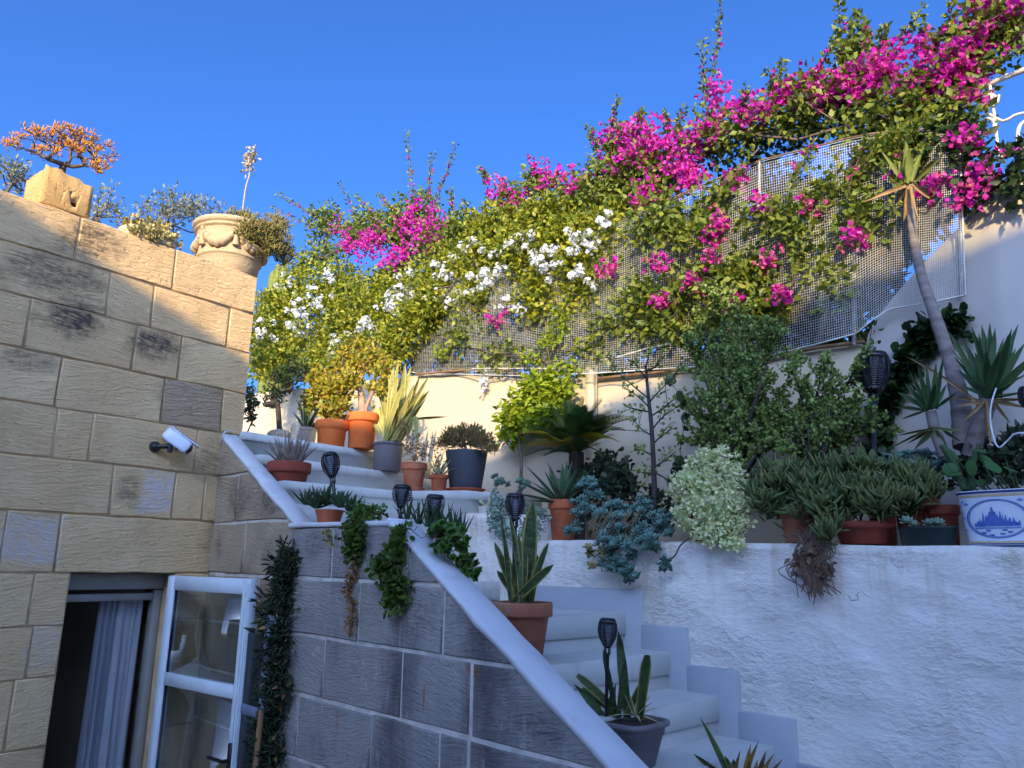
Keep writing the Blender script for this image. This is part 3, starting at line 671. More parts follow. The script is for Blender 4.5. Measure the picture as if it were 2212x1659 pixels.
def blossoms(pts, n, spread, size):        # papery triplets of bracts
    c = np.repeat(pts, n, 0); c = c + rnd(len(c)) * (rng.random((len(c), 1)) ** .6) * spread
    ax = norm(rnd(len(c)) + [-.1, -.5, .3]); out_p = []; out_d = []; out_n = []
    ex = norm(np.cross(ax, rnd(len(c)))); ey = np.cross(ax, ex)
    for k in range(3):
        a = 2.094 * k; o = ex * math.cos(a) + ey * math.sin(a); out_p.append(c); out_d.append(o + ax * .55); out_n.append(ax - o * .5)
    p, d, nn = map(np.concatenate, (out_p, out_d, out_n))
    x = norm(np.cross(d, nn)); d = norm(d); R = np.stack([x, d, np.cross(x, d)], 2)
    return scatter(BRACT[0], BRACT[1], p, R, size * rng.uniform(.7, 1.15, len(p)))

# ------------------------------------------------------------------ solar garden torches
M_diff = plain('frosted_lamp_core', S(150, 160, 180), S(130, 140, 164), 30, .5)
def torch(label, foot, lean_, stake, hw, hh, fat=False, group='solar torches among the pots'):
    foot = np.asarray(foot, float); t = thing('solar_torch', label, 'torch lamp', foot, group)
    ax = norm(np.asarray(lean_, float)); ex = norm(np.cross(ax, [.2, 1, .1])); ey = np.cross(ax, ex)
    def P(r, a, h): return foot + ex * r * math.cos(a) + ey * r * math.sin(a) + ax * h
    r = hw / 2; z0 = stake; z1 = stake + hh
    def rad(f): return r * np.interp(f, [0, .12, .35, .62, .85, 1], [.30, .52, .86, 1, .9, .72] if not fat else [.34, .72, .96, 1.04, .98, .8])
    A = np.linspace(0, 2 * np.pi, 24, endpoint=False)
    part('stake', [tube([P(0, 0, 0), P(0, 0, stake * .5), P(0, 0, z0 - hh * .16)], [r * .16, r * .18, r * .22], 10)], M_black if not fat else M_slate, t, smooth=True)
    part('neck', [tube([P(r * .26 * math.cos(a), 0, z0 - hh * .22) + ey * r * .26 * math.sin(a), P(r * .30 * math.cos(a), 0, z0) + ey * r * .30 * math.sin(a)], r * .06, 5) for a in np.arange(0, 6.28, 1.05)] + [lathe_ax(P, [(r * .24, z0 - hh * .24), (r * .27, z0 - hh * .2), (r * .24, z0 - hh * .16)])], M_black, t)
    # cage: staves and hoops
    cage = []; ns = 6 if not fat else 14; nh = 10 if not fat else 13; sw = .30 if not fat else .16
    for i in range(ns):
        a = 2 * math.pi * i / ns + .25; ff = np.linspace(0, .86, 9); rows_ = []
        for f in ff:
            R = rad(f); rows_.append([P(R * 1.012, a - sw / 2, z0 + hh * f), P(R * 1.012, a + sw / 2, z0 + hh * f), P(R * .93, a + sw / 2, z0 + hh * f), P(R * .93, a - sw / 2, z0 + hh * f)])
        cage.append(loft(rows_))
    for j in range(nh + 1):
        f = .13 + (.84 - .13) * j / nh; dz = .017 if not fat else .018
        cage.append(loft([[P(rad(f - dz), a, z0 + hh * (f - dz)) for a in A], [P(rad(f + dz), a, z0 + hh * (f + dz)) for a in A], [P(rad(f + dz) * .95, a, z0 + hh * (f + dz)) for a in A], [P(rad(f - dz) * .95, a, z0 + hh * (f - dz)) for a in A], [P(rad(f - dz), a, z0 + hh * (f - dz)) for a in A]], caps=False))
    cage.append(loft([[P(rad(f) * m, a, z0 + hh * f) for a in A] for f, m in ((0, .2), (0, 1), (.06, 1), (.12, 1.0), (.12, .9))]))
    part('cage', cage, M_black, t)
    part('lamp_core', [loft([[P(rad(f) * .72, a, z0 + hh * f) for a in A[::2]] for f in (.06, .3, .6, .84)])], M_diff if not fat else M_black, t, smooth=True)
    part('cap', [loft([[P(rad(f) * m, a, z0 + hh * f) for a in A] for f, m in ((.84, .8), (.84, 1.03), (.93, 1.02), (1.0, 1.0), (1.0, .86), (.985, .84))])], M_black, t)
    return t
def lathe_ax(P, pr, n=16): return loft([[P(r, a, h) for a in np.linspace(0, 2 * np.pi, n, endpoint=False)] for r, h in pr])
def torch_at(label, xt, yt, xb, yb, w, v, foot_y, fat=False):      # head top, head bottom, foot on the layout grid
    T = PV(xt, yt, v); B = PV(xb, yb, v); Fx = xb + (xb - xt) * (foot_y - yb) / (yb - yt + 1e-6); F = PV(Fx, foot_y, v); k = sc(T)
    return torch(label, F, T - F, float(np.linalg.norm(B - F)), w * k, float(np.linalg.norm(T - B)), fat)

# ------------------------------------------------------------------ on top of the house wall
ZT = 3.951
sa, sb = SZ(86, 432)[0], SZ(192, 470)[0]
M_boxst = stone_mat('carved_golden_limestone', S(204, 164, 106), S(212, 176, 120), S(150, 116, 78), dark_amt=.2, groove=.3)
pb = thing('stone_planter_box', 'rough golden stone planter box carved with a date on wall top', 'planter', L((sa + sb) / 2, -.13, ZT))
hb = float(PL(192, 395)[2] - ZT)
def boxmesh():
    n = 11; F0 = []; fr = lambda a, b, z: L(a, b, z)
    q = np.linspace(0, 1, n); jag = vnoise(q * 5, q * 0, .6, 21) * .012 + vnoise(q * 5, q * 0, .2, 22) * .008
    outer = []
    for z, ins in ((ZT + .003, .006), (ZT + .012, 0), (ZT + hb * .6, 0.003), (ZT + hb, .004)):
        ring = [(sa + (sb - sa) * f, .006 - ins) for f in q] + [(sb - ins, .006 - (.25) * f) for f in q[1:]] + [(sb - (sb - sa) * f, -.244 + ins) for f in q[1:]] + [(sa + ins, -.244 + .25 * f) for f in q[1:-1]]
        outer.append(ring)
    m = len(outer[0]); j2 = np.concatenate([jag, jag[1:], jag[1:], jag[1:-1]]) ; j2[:4] += .012; j2[8:11] -= .012
    R = []
    for ri, ring in enumerate(outer): R.append([fr(a, b, (ZT + .003, ZT + .012, ZT + hb * .6, ZT + hb)[ri] + (j2[i] if ri == 3 else 0)) for i, (a, b) in enumerate(ring)])
    c = ((sa + sb) / 2, -.119)
    for z, f in ((hb, .80), (hb - .05, .76)): R.append([fr(c[0] + (a - c[0]) * (f + .08), c[1] + (b - c[1]) * f, ZT + z + (j2[i] if z == hb else 0)) for i, (a, b) in enumerate(outer[0])])
    return loft(R)
bo = part('box', [boxmesh()], M_boxst, pb)
# the date and the drain hole are cut into the front
cut = bpy.data.curves.new('date', 'FONT'); cut.body = '1971'; cut.size = .066; cut.extrude = .003; cut.offset = -.0025; cut.space_character = 1.15
co = bpy.data.objects.new('date', cut); col.objects.link(co); bpy.context.view_layer.update()
dm = bpy.data.meshes.new_from_object(co.evaluated_get(bpy.context.evaluated_depsgraph_get())); bpy.data.objects.remove(co)
dv = np.empty(len(dm.vertices) * 3); dm.vertices.foreach_get('co', dv); dv = dv.reshape(-1, 3)
o3 = L(sa + .05, .006, ZT + hb * .46) - ORIG[pb]
dv2 = o3 + dv[:, :1] * D1 + dv[:, 1:2] * ZV * 1.25 + dv[:, 2:] * NL
dm.vertices.foreach_set('co', dv2.ravel()); dm.update()
hole = lathe([(.002, -.05), (.018, -.05), (.018, .03), (.002, .03)], 7, (0, 0, 0)); hv = np.array(hole[0]); h3 = L(sa + (sb - sa) * .66, .0, ZT + hb * .27) - ORIG[pb]
hv = h3 + hv[:, :1] * D1 + hv[:, 1:2] * ZV + hv[:, 2:] * NL
hm = build('hole', [(hv, hole[1]), (hv, hole[2])], [M_boxst])
for cm in (dm, hm):
    cobj = bpy.data.objects.new('cutter', cm); col.objects.link(cobj); cobj.parent = pb
    md = bo.modifiers.new('cut', 'BOOLEAN'); md.operation = 'DIFFERENCE'; md.object = cobj; md.solver = 'EXACT'; md.use_self = True
    bpy.context.view_layer.update(); dg = bpy.context.evaluated_depsgraph_get()
    nm = bpy.data.meshes.new_from_object(bo.evaluated_get(dg)); bo.modifiers.clear()
    if len(nm.polygons) > 40: bo.data = nm
    bpy.data.objects.remove(cobj)
part('soil', [fbox(L, sa + .03, sb - .03, -.22, -.02, ZT + .05, ZT + hb - .03)], M_soil, pb)
# low trough further along
la, lb = SZ(268, 505)[0], SZ(383, 540)[0]
M_pale = stone_mat('pale_limestone', S(214, 196, 164), S(222, 208, 180), S(170, 148, 116), dark_amt=.3, groove=.5)
lt = thing('low_stone_trough', 'low broken pale stone trough with mounded succulent on wall top', 'planter', L((la + lb) / 2, -.1, ZT))
rg = []
q = np.linspace(0, 2 * np.pi, 28, endpoint=False)
for z, f in ((.0, .97), (.008, 1), (.028, 1.0), (.046, .98), (.044, .9), (.03, .88)):
    rg.append([L((la + lb) / 2 + (lb - la) / 2 * f * np.clip(math.cos(a) * 1.25, -1, 1), -.10 + .11 * f * np.clip(math.sin(a) * 1.25, -1, 1), ZT + .003 + z + (.010 * math.sin(a * 3 + 1) + .006 * math.sin(a * 7) if z > .02 else 0)) for a in q])
part('trough', [loft(rg)], M_pale, lt)
# the urn
uc = PL(502, 496, -.17); us, ut = float(np.dot(uc - CORNER, D1)), -.17
rim_z = float(uc[2]); uh = rim_z - ZT; ur = 158 * sc(uc) / 2
M_urn = stone_mat('carved_buff_stone', S(186, 162, 126), S(194, 172, 138), S(140, 116, 88), dark_amt=.35, groove=.12)
urn = thing('garland_urn', 'large buff stone urn carved with hanging garlands at the wall end', 'urn', L(us, ut, ZT))
ub = L(us, ut, ZT)
pr = [(.72, 0), (.74, .01), (.77, .16), (.80, .27), (.815, .285), (.845, .30), (.845, .325), (.82, .34), (.845, .5), (.87, .70), (.885, .80), (.89, .81), (.95, .825), (.965, .85), (.93, .87), (.955, .885), (1.0, .90), (1.02, .95), (1.0, .99), (.96, 1.0), (.90, 1.0), (.87, .95)]
part('bowl', [lathe([(r * ur, z * uh + .002) for r, z in pr], 48, ub)], M_urn, urn, smooth=True)
def uP(a, h, o): r = ur * np.interp(h, [z for r_, z in pr[:12]], [r_ for r_, z in pr[:12]]); dr = -NL * math.cos(a) * -1 + D1 * math.sin(a); return ub + dr * (r + o) + ZV * h * uh
for i in range(6):
    a0 = -1.45 + i * 1.047; sw = []
    for f in np.linspace(0, 1, 15):
        hgt = .76 - .28 * (1 - (2 * f - 1) ** 2); c = uP(a0 + 1.047 * f, hgt, .006); rr = .010 + .020 * (1 - (2 * f - 1) ** 2) + .004 * math.sin(f * 40)
        qd = rnd(1)[0]
        sw.append(lathe([(rr * .3, -rr), (rr * .85, -rr * .6), (rr, 0), (rr * .85, rr * .6), (rr * .3, rr)], 8, c))
    part('garland', sw, M_urn, urn, smooth=True)
    c0 = uP(a0, .74, .004); part('tassel', [tube([c0, uP(a0, .62, .012), uP(a0 + .01, .45, .010)], [.008, .014, .022], 8), tube([uP(a0 - .06, .80, .004), uP(a0 + .06, .80, .004)], [.012, .012], 8)], M_urn, urn, smooth=True)
part('soil', [lathe([(ur * .86, uh * .9), (ur * .4, uh * .94)], 24, ub)], M_soil, urn)
# ------------------------------------------------------------------ security camera
M_camw = plain('white_camera_shell', S(222, 228, 240), None, rough=.3, spec=.5)
M_solar = plain('solar_cell', S(46, 42, 46), S(38, 36, 42), 60, .2, spec=.5)
cm0 = PL(331, 966); sx = sc(cm0)
secam = thing('security_camera', 'white solar security camera on black bracket fixed to stone wall', 'camera', cm0)
def oriented(o, ax, upv):
    ax = norm(np.asarray(ax, float)); s_ = norm(np.cross(ax, upv)); u_ = np.cross(s_, ax)
    return lambda a, b, z: np.asarray(o) + ax * a + s_ * b + u_ * z
part('bracket', [lathe_ax(lambda r, a, h: cm0 + (D1 * math.cos(a) + ZV * math.sin(a)) * r + NL * h, [(.030, .0), (.034, .012), (.026, .035), (.014, .05)]), tube([cm0 + NL * .045, cm0 + NL * .075 + D1 * .02, cm0 + NL * .09 + D1 * .05 + ZV * .008], [.012, .013, .014], 8), tube([cm0 + NL * .09 + D1 * .048 - ZV * .03, cm0 + NL * .09 + D1 * .05 + ZV * .045], [.015, .015], 8)], M_black, secam)
bc = cm0 + NL * .10 + D1 * .085 + ZV * .035; axc = D1 * .62 + NL * .42 - ZV * .50
bf = oriented(bc, axc, ZV * .8 + NL * .2 + D1 * .35)
rg = []
for a, w_, h_ in ((-.085, .020, .022), (-.08, .031, .031), (-.05, .036, .036), (.04, .037, .036), (.062, .036, .034), (.07, .03, .03)):
    rg.append([bf(a, w_ * np.clip(math.cos(t) * 1.35, -1, 1), h_ * np.clip(math.sin(t) * 1.35, -1, 1)) for t in np.linspace(0, 2 * np.pi, 16, endpoint=False)])
part('body', [loft(rg)], M_camw, secam, smooth=False)
part('hood', [bbox(bf, -.08, .105, -.042, .042, .034, .042, .003)], M_camw, secam)
part('solar_panel', [bbox(bf, -.055, .085, -.034, .034, .0425, .0455, .001)], M_solar, secam)
part('lens_face', [bbox(bf, .0705, .080, -.028, .028, -.028, .022, .003)], M_black, secam)
part('lens', [lathe_ax(lambda r, a, h: bf(.081 + h, r * math.cos(a), r * math.sin(a) - .004), [(.013, 0), (.013, .004), (.009, .006)], 14)], M_glassd, secam)
part('sensor', [lathe_ax(lambda r, a, h: bf(.02 + r * math.cos(a), r * math.sin(a), -.036 - h), [(.012, 0), (.011, .006)], 12)], M_black, secam)
M_cable = plain('white_cable', S(214, 216, 220), None, rough=.5)
def cable(name, pts, r, label, cat='cable'):
    P = spline(pts, 6); return single(name, [tube(P, r, 6)], M_cable, label, cat, P[-1], smooth=True)
cable('wall_cable', [PV(462, 1003, -.015), PV(472, 996, -.012), PV(474, 965, -.012), PV(480, 945, -.03), PV(488, 936, -.01) + ZV * .012, PV(508, 934, .08) + ZV * .0, PV(528, 938, .16)], .004, 'thin white cable clipped round the top of the sloping coping')

# ------------------------------------------------------------------ netting over the garden wall
M_net = plain('white_plastic_net', S(228, 226, 216), S(208, 206, 196), 20, .6)
M_post = plain('galvanised_post', S(150, 148, 142), S(128, 122, 112), 20, .5, metal=.3)
M_stick = plain('dry_wood', S(150, 118, 86), S(110, 84, 60), 12, .9, .4, 60)
nb = [(860, 800), (900, 806), (1130, 812), (1290, 806), (1500, 792), (1660, 768), (1760, 744), (1850, 720), (1885, 690), (1920, 668), (1990, 656), (2050, 645), (2090, 636)]
nt = [(840, 640), (890, 610), (1120, 560), (1290, 500), (1500, 410), (1640, 350), (1740, 325), (1830, 302), (1880, 292), (1920, 288), (1990, 283), (2040, 280), (2076, 278)]
nb_, nt_ = np.array(nb, float), np.array(nt, float)
VN = VB - .035
def netp(a, b):
    i = (nb_[:, 0] - nb_[0, 0]) / (nb_[-1, 0] - nb_[0, 0]); B = np.array([np.interp(a, i, nb_[:, 0]), np.interp(a, i, nb_[:, 1])]); T = np.array([np.interp(a, i, nt_[:, 0]), np.interp(a, i, nt_[:, 1])])
    x, y = B + (T - B) * b
    fold = .022 * math.sin(a * 31) + .016 * math.sin(a * 73 + b * 5) + .03 * math.sin(a * 13 + b * 4) * (1 - b) - .03 * math.sin(b * 3.1)
    return PV(x, y, VN + fold - .03)
na, nbn = 250, 74
AA = np.linspace(0, 1, na); BB = np.linspace(0, 1, nbn)
G = np.array([[netp(a, b) for b in BB] for a in AA[::2]]); Gd = np.empty((na, nbn, 3)); Gd[::2] = G; Gd[1::2] = (G + np.vstack([G[1:], G[-1:]]))[:na // 2] / 2
net = thing('garden_netting', 'sagging white square mesh netting strung along the garden wall top', 'netting', W(1.5, VN, 3.3))
def strands(lines, w):
    out = []
    for P in lines:
        m = len(P); T = norm(np.gradient(P, axis=0)); x = norm(np.cross(T, DV)); y = np.cross(T, x)
        V = np.stack([P + x * w, P - x * w, P - y * w * 1.2], 1).reshape(-1, 3); i = np.arange(m - 1) * 3
        F = np.concatenate([np.stack([i + a, i + b, i + 3 + b, i + 3 + a], 1) for a, b in ((0, 1), (1, 2), (2, 0))]); out.append((V, F))
    return out
part('mesh', strands([Gd[i, ::3] for i in range(na)], .00085) + strands([Gd[::3, j] for j in range(nbn)], .00085), M_net, net, kind='stuff')
part('edge_cord', strands([Gd[::2, 0], Gd[-1, ::2]], .004), M_net, net)
for (x, y0, y1) in ((1845, 745, 520), (1288, 930, 720), (1640, 770, 350), (2076, 640, 300)):
    part('post', [tube([PV(x, y0, VN + .005), PV(x, y1, VN + .005)], .011, 8)], M_post, net, smooth=True)
part('top_rail', [tube([PV(x, y - 3, VN) for x, y in nt[2:]], .0045, 6)], M_stick, net, smooth=True)
part('bottom_rail', [tube([PV(x, y, VN + .01) for x, y in ((1290, 818), (1480, 798), (1660, 771), (1760, 752), (1868, 738))], .010, 6)], M_stick, net, smooth=True)
part('bottom_rail', [tube([PV(x, y, VN) for x, y in ((900, 808), (1000, 800), (1060, 796), (1120, 806))], .010, 6)], M_stick, net, smooth=True)
part('cord', [tube([PV(x, y, VN - .03) for x, y in ((1020, 796), (1200, 796), (1330, 772), (1400, 752), (1480, 736))], .004, 5)], M_net, net)
# ------------------------------------------------------------------ wrought iron railing on the neighbour's wall
M_iron = plain('white_painted_iron', S(222, 216, 206), S(206, 196, 182), 20, .45)
rail = thing('iron_railing', 'white painted wrought iron scroll railing above the neighbour wall', 'railing', W(3.7, 1.85, 3.9))
RV = 1.86
def rp(x, y): return PV(x, y, RV)
part('handrail', [tube([rp(2085, 205), rp(2113, 192), rp(2130, 183), rp(2212, 151), rp(2212, 151) + (rp(2212, 151) - rp(2130, 183)) * [9, 9, 0]], .013, 8)], M_iron, rail, smooth=True)
part('bottom_rail', [tube([rp(2100, 362), rp(2168, 338), rp(2205, 322), rp(2205, 322) + (rp(2205, 322) - rp(2168, 338)) * [20, 20, 0]], .011, 8)], M_iron, rail, smooth=True)
for f_ in (.0, 3.0, 6.0, 9.0):
    q_ = rp(2212, 151) + (rp(2212, 151) - rp(2130, 183)) * [f_ + .6, f_ + .6, 0]; part('post', [tube([np.array([q_[0], q_[1], 3.88]), q_], .011, 8)], M_iron, rail, smooth=True)
for f_ in np.arange(1.2, 9, .75):
    q_ = rp(2212, 151) + (rp(2212, 151) - rp(2130, 183)) * [f_, f_, 0]; part('baluster', [tube([np.array([q_[0], q_[1], float(rp(2205, 322)[2])]), q_], .006, 6)], M_iron, rail, smooth=True)
for x0, y0, x1, y1 in ((2138, 182, 2157, 342), (2226, 150, 2240, 312)):
    part('baluster', [tube([rp(x0, y0), rp((x0 + x1) / 2 + 2, (y0 + y1) / 2), rp(x1, y1)], .007, 8)], M_iron, rail, smooth=True)
def scroll(cx, cy, r, a0, turns, sgn, tail):
    ps = []
    for f in np.linspace(0, 1, 26): a = a0 + sgn * 2 * math.pi * turns * f; rr = r * (.45 + .55 * f); ps.append(rp(cx + rr * math.cos(a), cy + rr * math.sin(a)))
    for (x, y) in tail: ps.append(rp(x, y))
    return tube(spline(ps, 2), .0065, 6)
part('scroll', [scroll(2138, 218, 17, .4, 1.0, 1, [(2158, 205)])], M_iron, rail, smooth=True)
part('scroll', [scroll(2133, 268, 22, 3.6, 1.2, 1, [(2166, 262), (2190, 250), (2212, 244), (2260, 240)])], M_iron, rail, smooth=True)
part('scroll', [tube(spline([rp(2205, 322), rp(2198, 300), rp(2203, 272), rp(2225, 255)], 5), .009, 6)], M_iron, rail, smooth=True)

# ------------------------------------------------------------------ plants: materials
def LM(n, cs, **kw): return leafmat(n, [(i / (len(cs) - 1), c) for i, c in enumerate(cs)], **kw)
M_bark = plain('grey_brown_bark', S(120, 104, 90), S(88, 74, 64), 18, .9, .6, 60)
M_barkd = plain('dark_bark', S(74, 66, 62), S(54, 48, 46), 18, .9, .6, 60)
M_barkp = plain('pale_fleshy_bark', S(176, 150, 128), S(150, 124, 106), 14, .85, .5, 50)
M_lbou = LM('bougainvillea_leaf', [S(68, 92, 36), S(108, 124, 44), S(142, 146, 56), S(96, 112, 40)])
M_lboud = LM('shade_darkened_leaf', [S(30, 48, 26), S(46, 68, 32), S(64, 84, 38)])  # darker copy of the leaf: shade put into the colour of inner and shaded foliage
M_brac = LM('magenta_bract', [S(190, 16, 180), S(212, 30, 196), S(230, 70, 190), S(206, 40, 150), S(240, 110, 206)], rough=.6, transl=.4)
M_bracd = LM('faded_bract', [S(206, 90, 150), S(196, 70, 150), S(214, 130, 150)], rough=.6, transl=.4)
M_lplu = LM('plumbago_leaf', [S(104, 116, 30), S(146, 150, 38), S(176, 170, 48), S(120, 130, 40), S(80, 100, 38)])
M_fplu = LM('plumbago_flower', [S(232, 234, 244), S(240, 240, 246), S(214, 220, 240)], rough=.7, transl=.3)
M_llime = LM('lime_leaf', [S(128, 150, 30), S(152, 168, 40), S(110, 134, 34)])
M_ljade = LM('golden_jade_leaf', [S(118, 130, 36), S(152, 148, 42), S(178, 148, 46), S(102, 120, 40)], transl=.12)
M_ljadr = LM('bronze_jade_leaf', [S(112, 108, 54), S(138, 108, 60), S(98, 102, 52), S(148, 100, 60)], transl=.12)
M_oran = LM('orange_tip_leaf', [S(226, 150, 40), S(220, 168, 56), S(230, 130, 40), S(176, 146, 56)], transl=.12)
M_pst = LM('pale_dry_seed_head', [S(196, 178, 150), S(170, 150, 122), S(214, 200, 176)], transl=.1, rough=.9)
M_olive = LM('grey_olive_leaf', [S(128, 136, 112), S(150, 152, 128), S(104, 116, 92)])
M_urnl = LM('khaki_succulent_leaf', [S(132, 128, 62), S(156, 146, 78), S(108, 108, 54), S(160, 134, 80)], transl=.12)
M_pales = LM('pale_succulent_leaf', [S(176, 164, 108), S(190, 178, 124), S(156, 148, 92)], transl=.12)
M_port = LM('portulacaria_leaf', [S(104, 130, 56), S(142, 162, 82), S(76, 102, 42)], transl=.2)
M_varl = LM('variegated_cream_leaf', [S(244, 240, 192), S(230, 230, 174), S(194, 206, 146), S(250, 246, 214)], transl=.25)
M_blue = LM('blue_green_succulent', [S(98, 134, 120), S(124, 156, 140), S(76, 110, 100)], transl=.06, rough=.6)
M_bluep = LM('pale_blue_succulent', [S(130, 156, 138), S(148, 170, 150), S(108, 134, 122)], transl=.06)
M_sen = LM('finger_succulent', [S(70, 92, 50), S(90, 108, 58), S(114, 120, 64), S(56, 78, 48)], transl=.1, rough=.55)
M_dry = LM('dry_stalk', [S(112, 88, 72), S(86, 70, 62), S(140, 112, 88)], transl=.1, rough=.9)
M_dryt = LM('tan_dry_leaf', [S(156, 118, 78), S(128, 96, 62), S(172, 140, 100)], transl=.15, rough=.9)
M_aeon = LM('aeonium_leaf', [S(66, 100, 36), S(84, 118, 44), S(52, 84, 32)], transl=.15)
M_trail = LM('trailing_green_leaf', [S(66, 94, 32), S(90, 116, 42), S(50, 74, 28)], transl=.2)
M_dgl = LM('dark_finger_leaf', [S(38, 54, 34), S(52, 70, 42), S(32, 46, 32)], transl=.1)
M_ivy = LM('ivy_leaf', [S(36, 62, 30), S(54, 82, 40), S(28, 50, 28)], rough=.35, transl=.15)
M_broad = LM('broad_green_leaf', [S(46, 88, 44), S(60, 104, 50)], rough=.5, transl=.2)
def strapmat(name, c1, c2, band=0, c3=None, rough=.6):
    k = NT(name); f = k.noise(26, 3, .6, (1, 1, 2.2)) if band else k.noise(12, 3); c = k.mix(k.fac(f, .4, .62), c1, c2)
    if c3: c = k.mix(k.math('MULTIPLY', k.n('ShaderNodeObjectInfo').outputs['Random'], .6), c, c3)
    return k.done(c, rough, .18)
M_sn = strapmat('snake_leaf_dark', S(40, 58, 36), S(74, 90, 58), 1, S(60, 80, 44)); M_snm = strapmat('snake_leaf_margin', S(150, 138, 66), S(130, 124, 60))
M_sny = strapmat('snake_leaf_pale', S(132, 136, 76), S(166, 160, 98), 1, S(146, 146, 76)); M_snym = strapmat('snake_leaf_pale_margin', S(196, 178, 96), S(206, 190, 118))
M_ag = strapmat('agave_leaf', S(70, 98, 70), S(88, 114, 84), 0, S(60, 90, 64)); M_agm = strapmat('agave_margin', S(104, 126, 90), S(116, 136, 98))
M_agg = strapmat('grey_aloe_leaf', S(150, 138, 126), S(128, 116, 108), 0, S(136, 110, 100)); 
M_agv = strapmat('variegated_leaf', S(116, 130, 92), S(134, 146, 104)); M_agvm = strapmat('variegated_margin', S(206, 196, 140), S(214, 206, 156))
M_yu = strapmat('yucca_leaf', S(44, 70, 42), S(58, 84, 50), 0, S(66, 86, 48)); M_yum = strapmat('yucca_edge', S(60, 86, 52), S(72, 96, 58))
M_yuy = strapmat('yucca_old_leaf', S(112, 120, 56), S(92, 104, 48)); M_tan = strapmat('dead_yucca_leaf', S(166, 136, 94), S(140, 110, 74))
M_cyc = LM('cycad_leaflet', [S(40, 68, 32), S(56, 84, 36), S(70, 96, 40)], transl=.2, rough=.4)
M_cycy = LM('yellowed_cycad_leaflet', [S(168, 156, 44), S(196, 162, 46), S(140, 140, 44), S(186, 120, 40)], transl=.3)
M_bro = strapmat('yellow_brown_leaf', S(150, 116, 42), S(110, 96, 44), 1, S(120, 100, 74)); M_brod = strapmat('withered_leaf', S(110, 90, 72), S(80, 64, 54), 1)
M_alo = strapmat('dark_aloe_leaf', S(48, 70, 44), S(62, 82, 52)); M_cact = strapmat('yellow_green_cactus', S(120, 122, 58), S(98, 106, 50), 1)

# ------------------------------------------------------------------ hedges over the wall
G1 = 'bougainvilleas climbing over the wall netting'
def whip(x0, y0, x1, y1, v, bow=.0):        # a long shoot against the sky
    a, b = PV(x0, y0, v), PV(x1, y1, v - .1); m = (a + b) / 2 + DU * bow + rng.normal(size=3) * .03; return bez(a, m, b, 14)
def hedge(name, label, cat, root, leafb, leafn, lmat, lsize, brb=(), brn=0, whips=(), darkb=(), darkn=0, group=None, twigs=90, r0=.018, flower='bract', fper=6, lper=9, tmpl=LEAF, fsize=.029):
    t = thing(name, label, cat, root, group)
    lp = blob_pts(leafb, leafn // lper); sk = lp[rng.choice(len(lp), min(twigs, len(lp)), replace=False)]
    ch, P, dr, w = grow(root, sk, r0, .003)
    ws = [whip(*q) for q in whips]
    part('stem', ch + [tube(q, np.linspace(.005, .002, len(q)), 4, caps=False) for q in ws], M_bark, t)
    lv = [leaves(lp, lper, .068, lsize, tmpl, (0, -.1, -.15))]
    for q in ws:
        f = np.linspace(.08, 1, 30); pp = np.stack([np.interp(f, np.linspace(0, 1, len(q)), q[:, c]) for c in range(3)], 1); lv.append(leaves(pp, 3, .02, lsize * .75, tmpl, (0, 0, .3)))
    part('foliage', lv, lmat, t, kind='stuff')
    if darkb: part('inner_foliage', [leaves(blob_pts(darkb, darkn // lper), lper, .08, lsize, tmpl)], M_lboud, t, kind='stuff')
    if brn:
        bp = blob_pts(brb, brn // fper)
        if flower == 'bract':
            n2 = len(bp) * 5 // 6; fl = [blossoms(bp[rng.permutation(len(bp))[:n2]], fper, .065, fsize)]
            for q in ws: pp = q[3:11:2] + rng.normal(size=(len(q[3:11:2]), 3)) * .015; fl.append(blossoms(pp, 2, .03, fsize * .8))
            part('bracts', fl, M_brac, t, kind='stuff'); part('faded_bracts', [blossoms(blob_pts(brb, brn // fper // 4), 4, .07, fsize * .9)], M_bracd, t, kind='stuff')
        else:
            c = np.repeat(bp, fper, 0); q = rnd(len(c)); c = c + q * .032 * rng.random((len(c), 1)) ** .3; ax = norm(q + [-.1, -.4, .3]); x = norm(np.cross(ax, rnd(len(c)))); R = np.stack([x, np.cross(ax, x), ax], 2)
            part('flowers', [scatter(PLUMB[0], PLUMB[1], c, R, .026 * rng.uniform(.8, 1.2, len(c)))], M_fplu, t, kind='stuff')
    return t
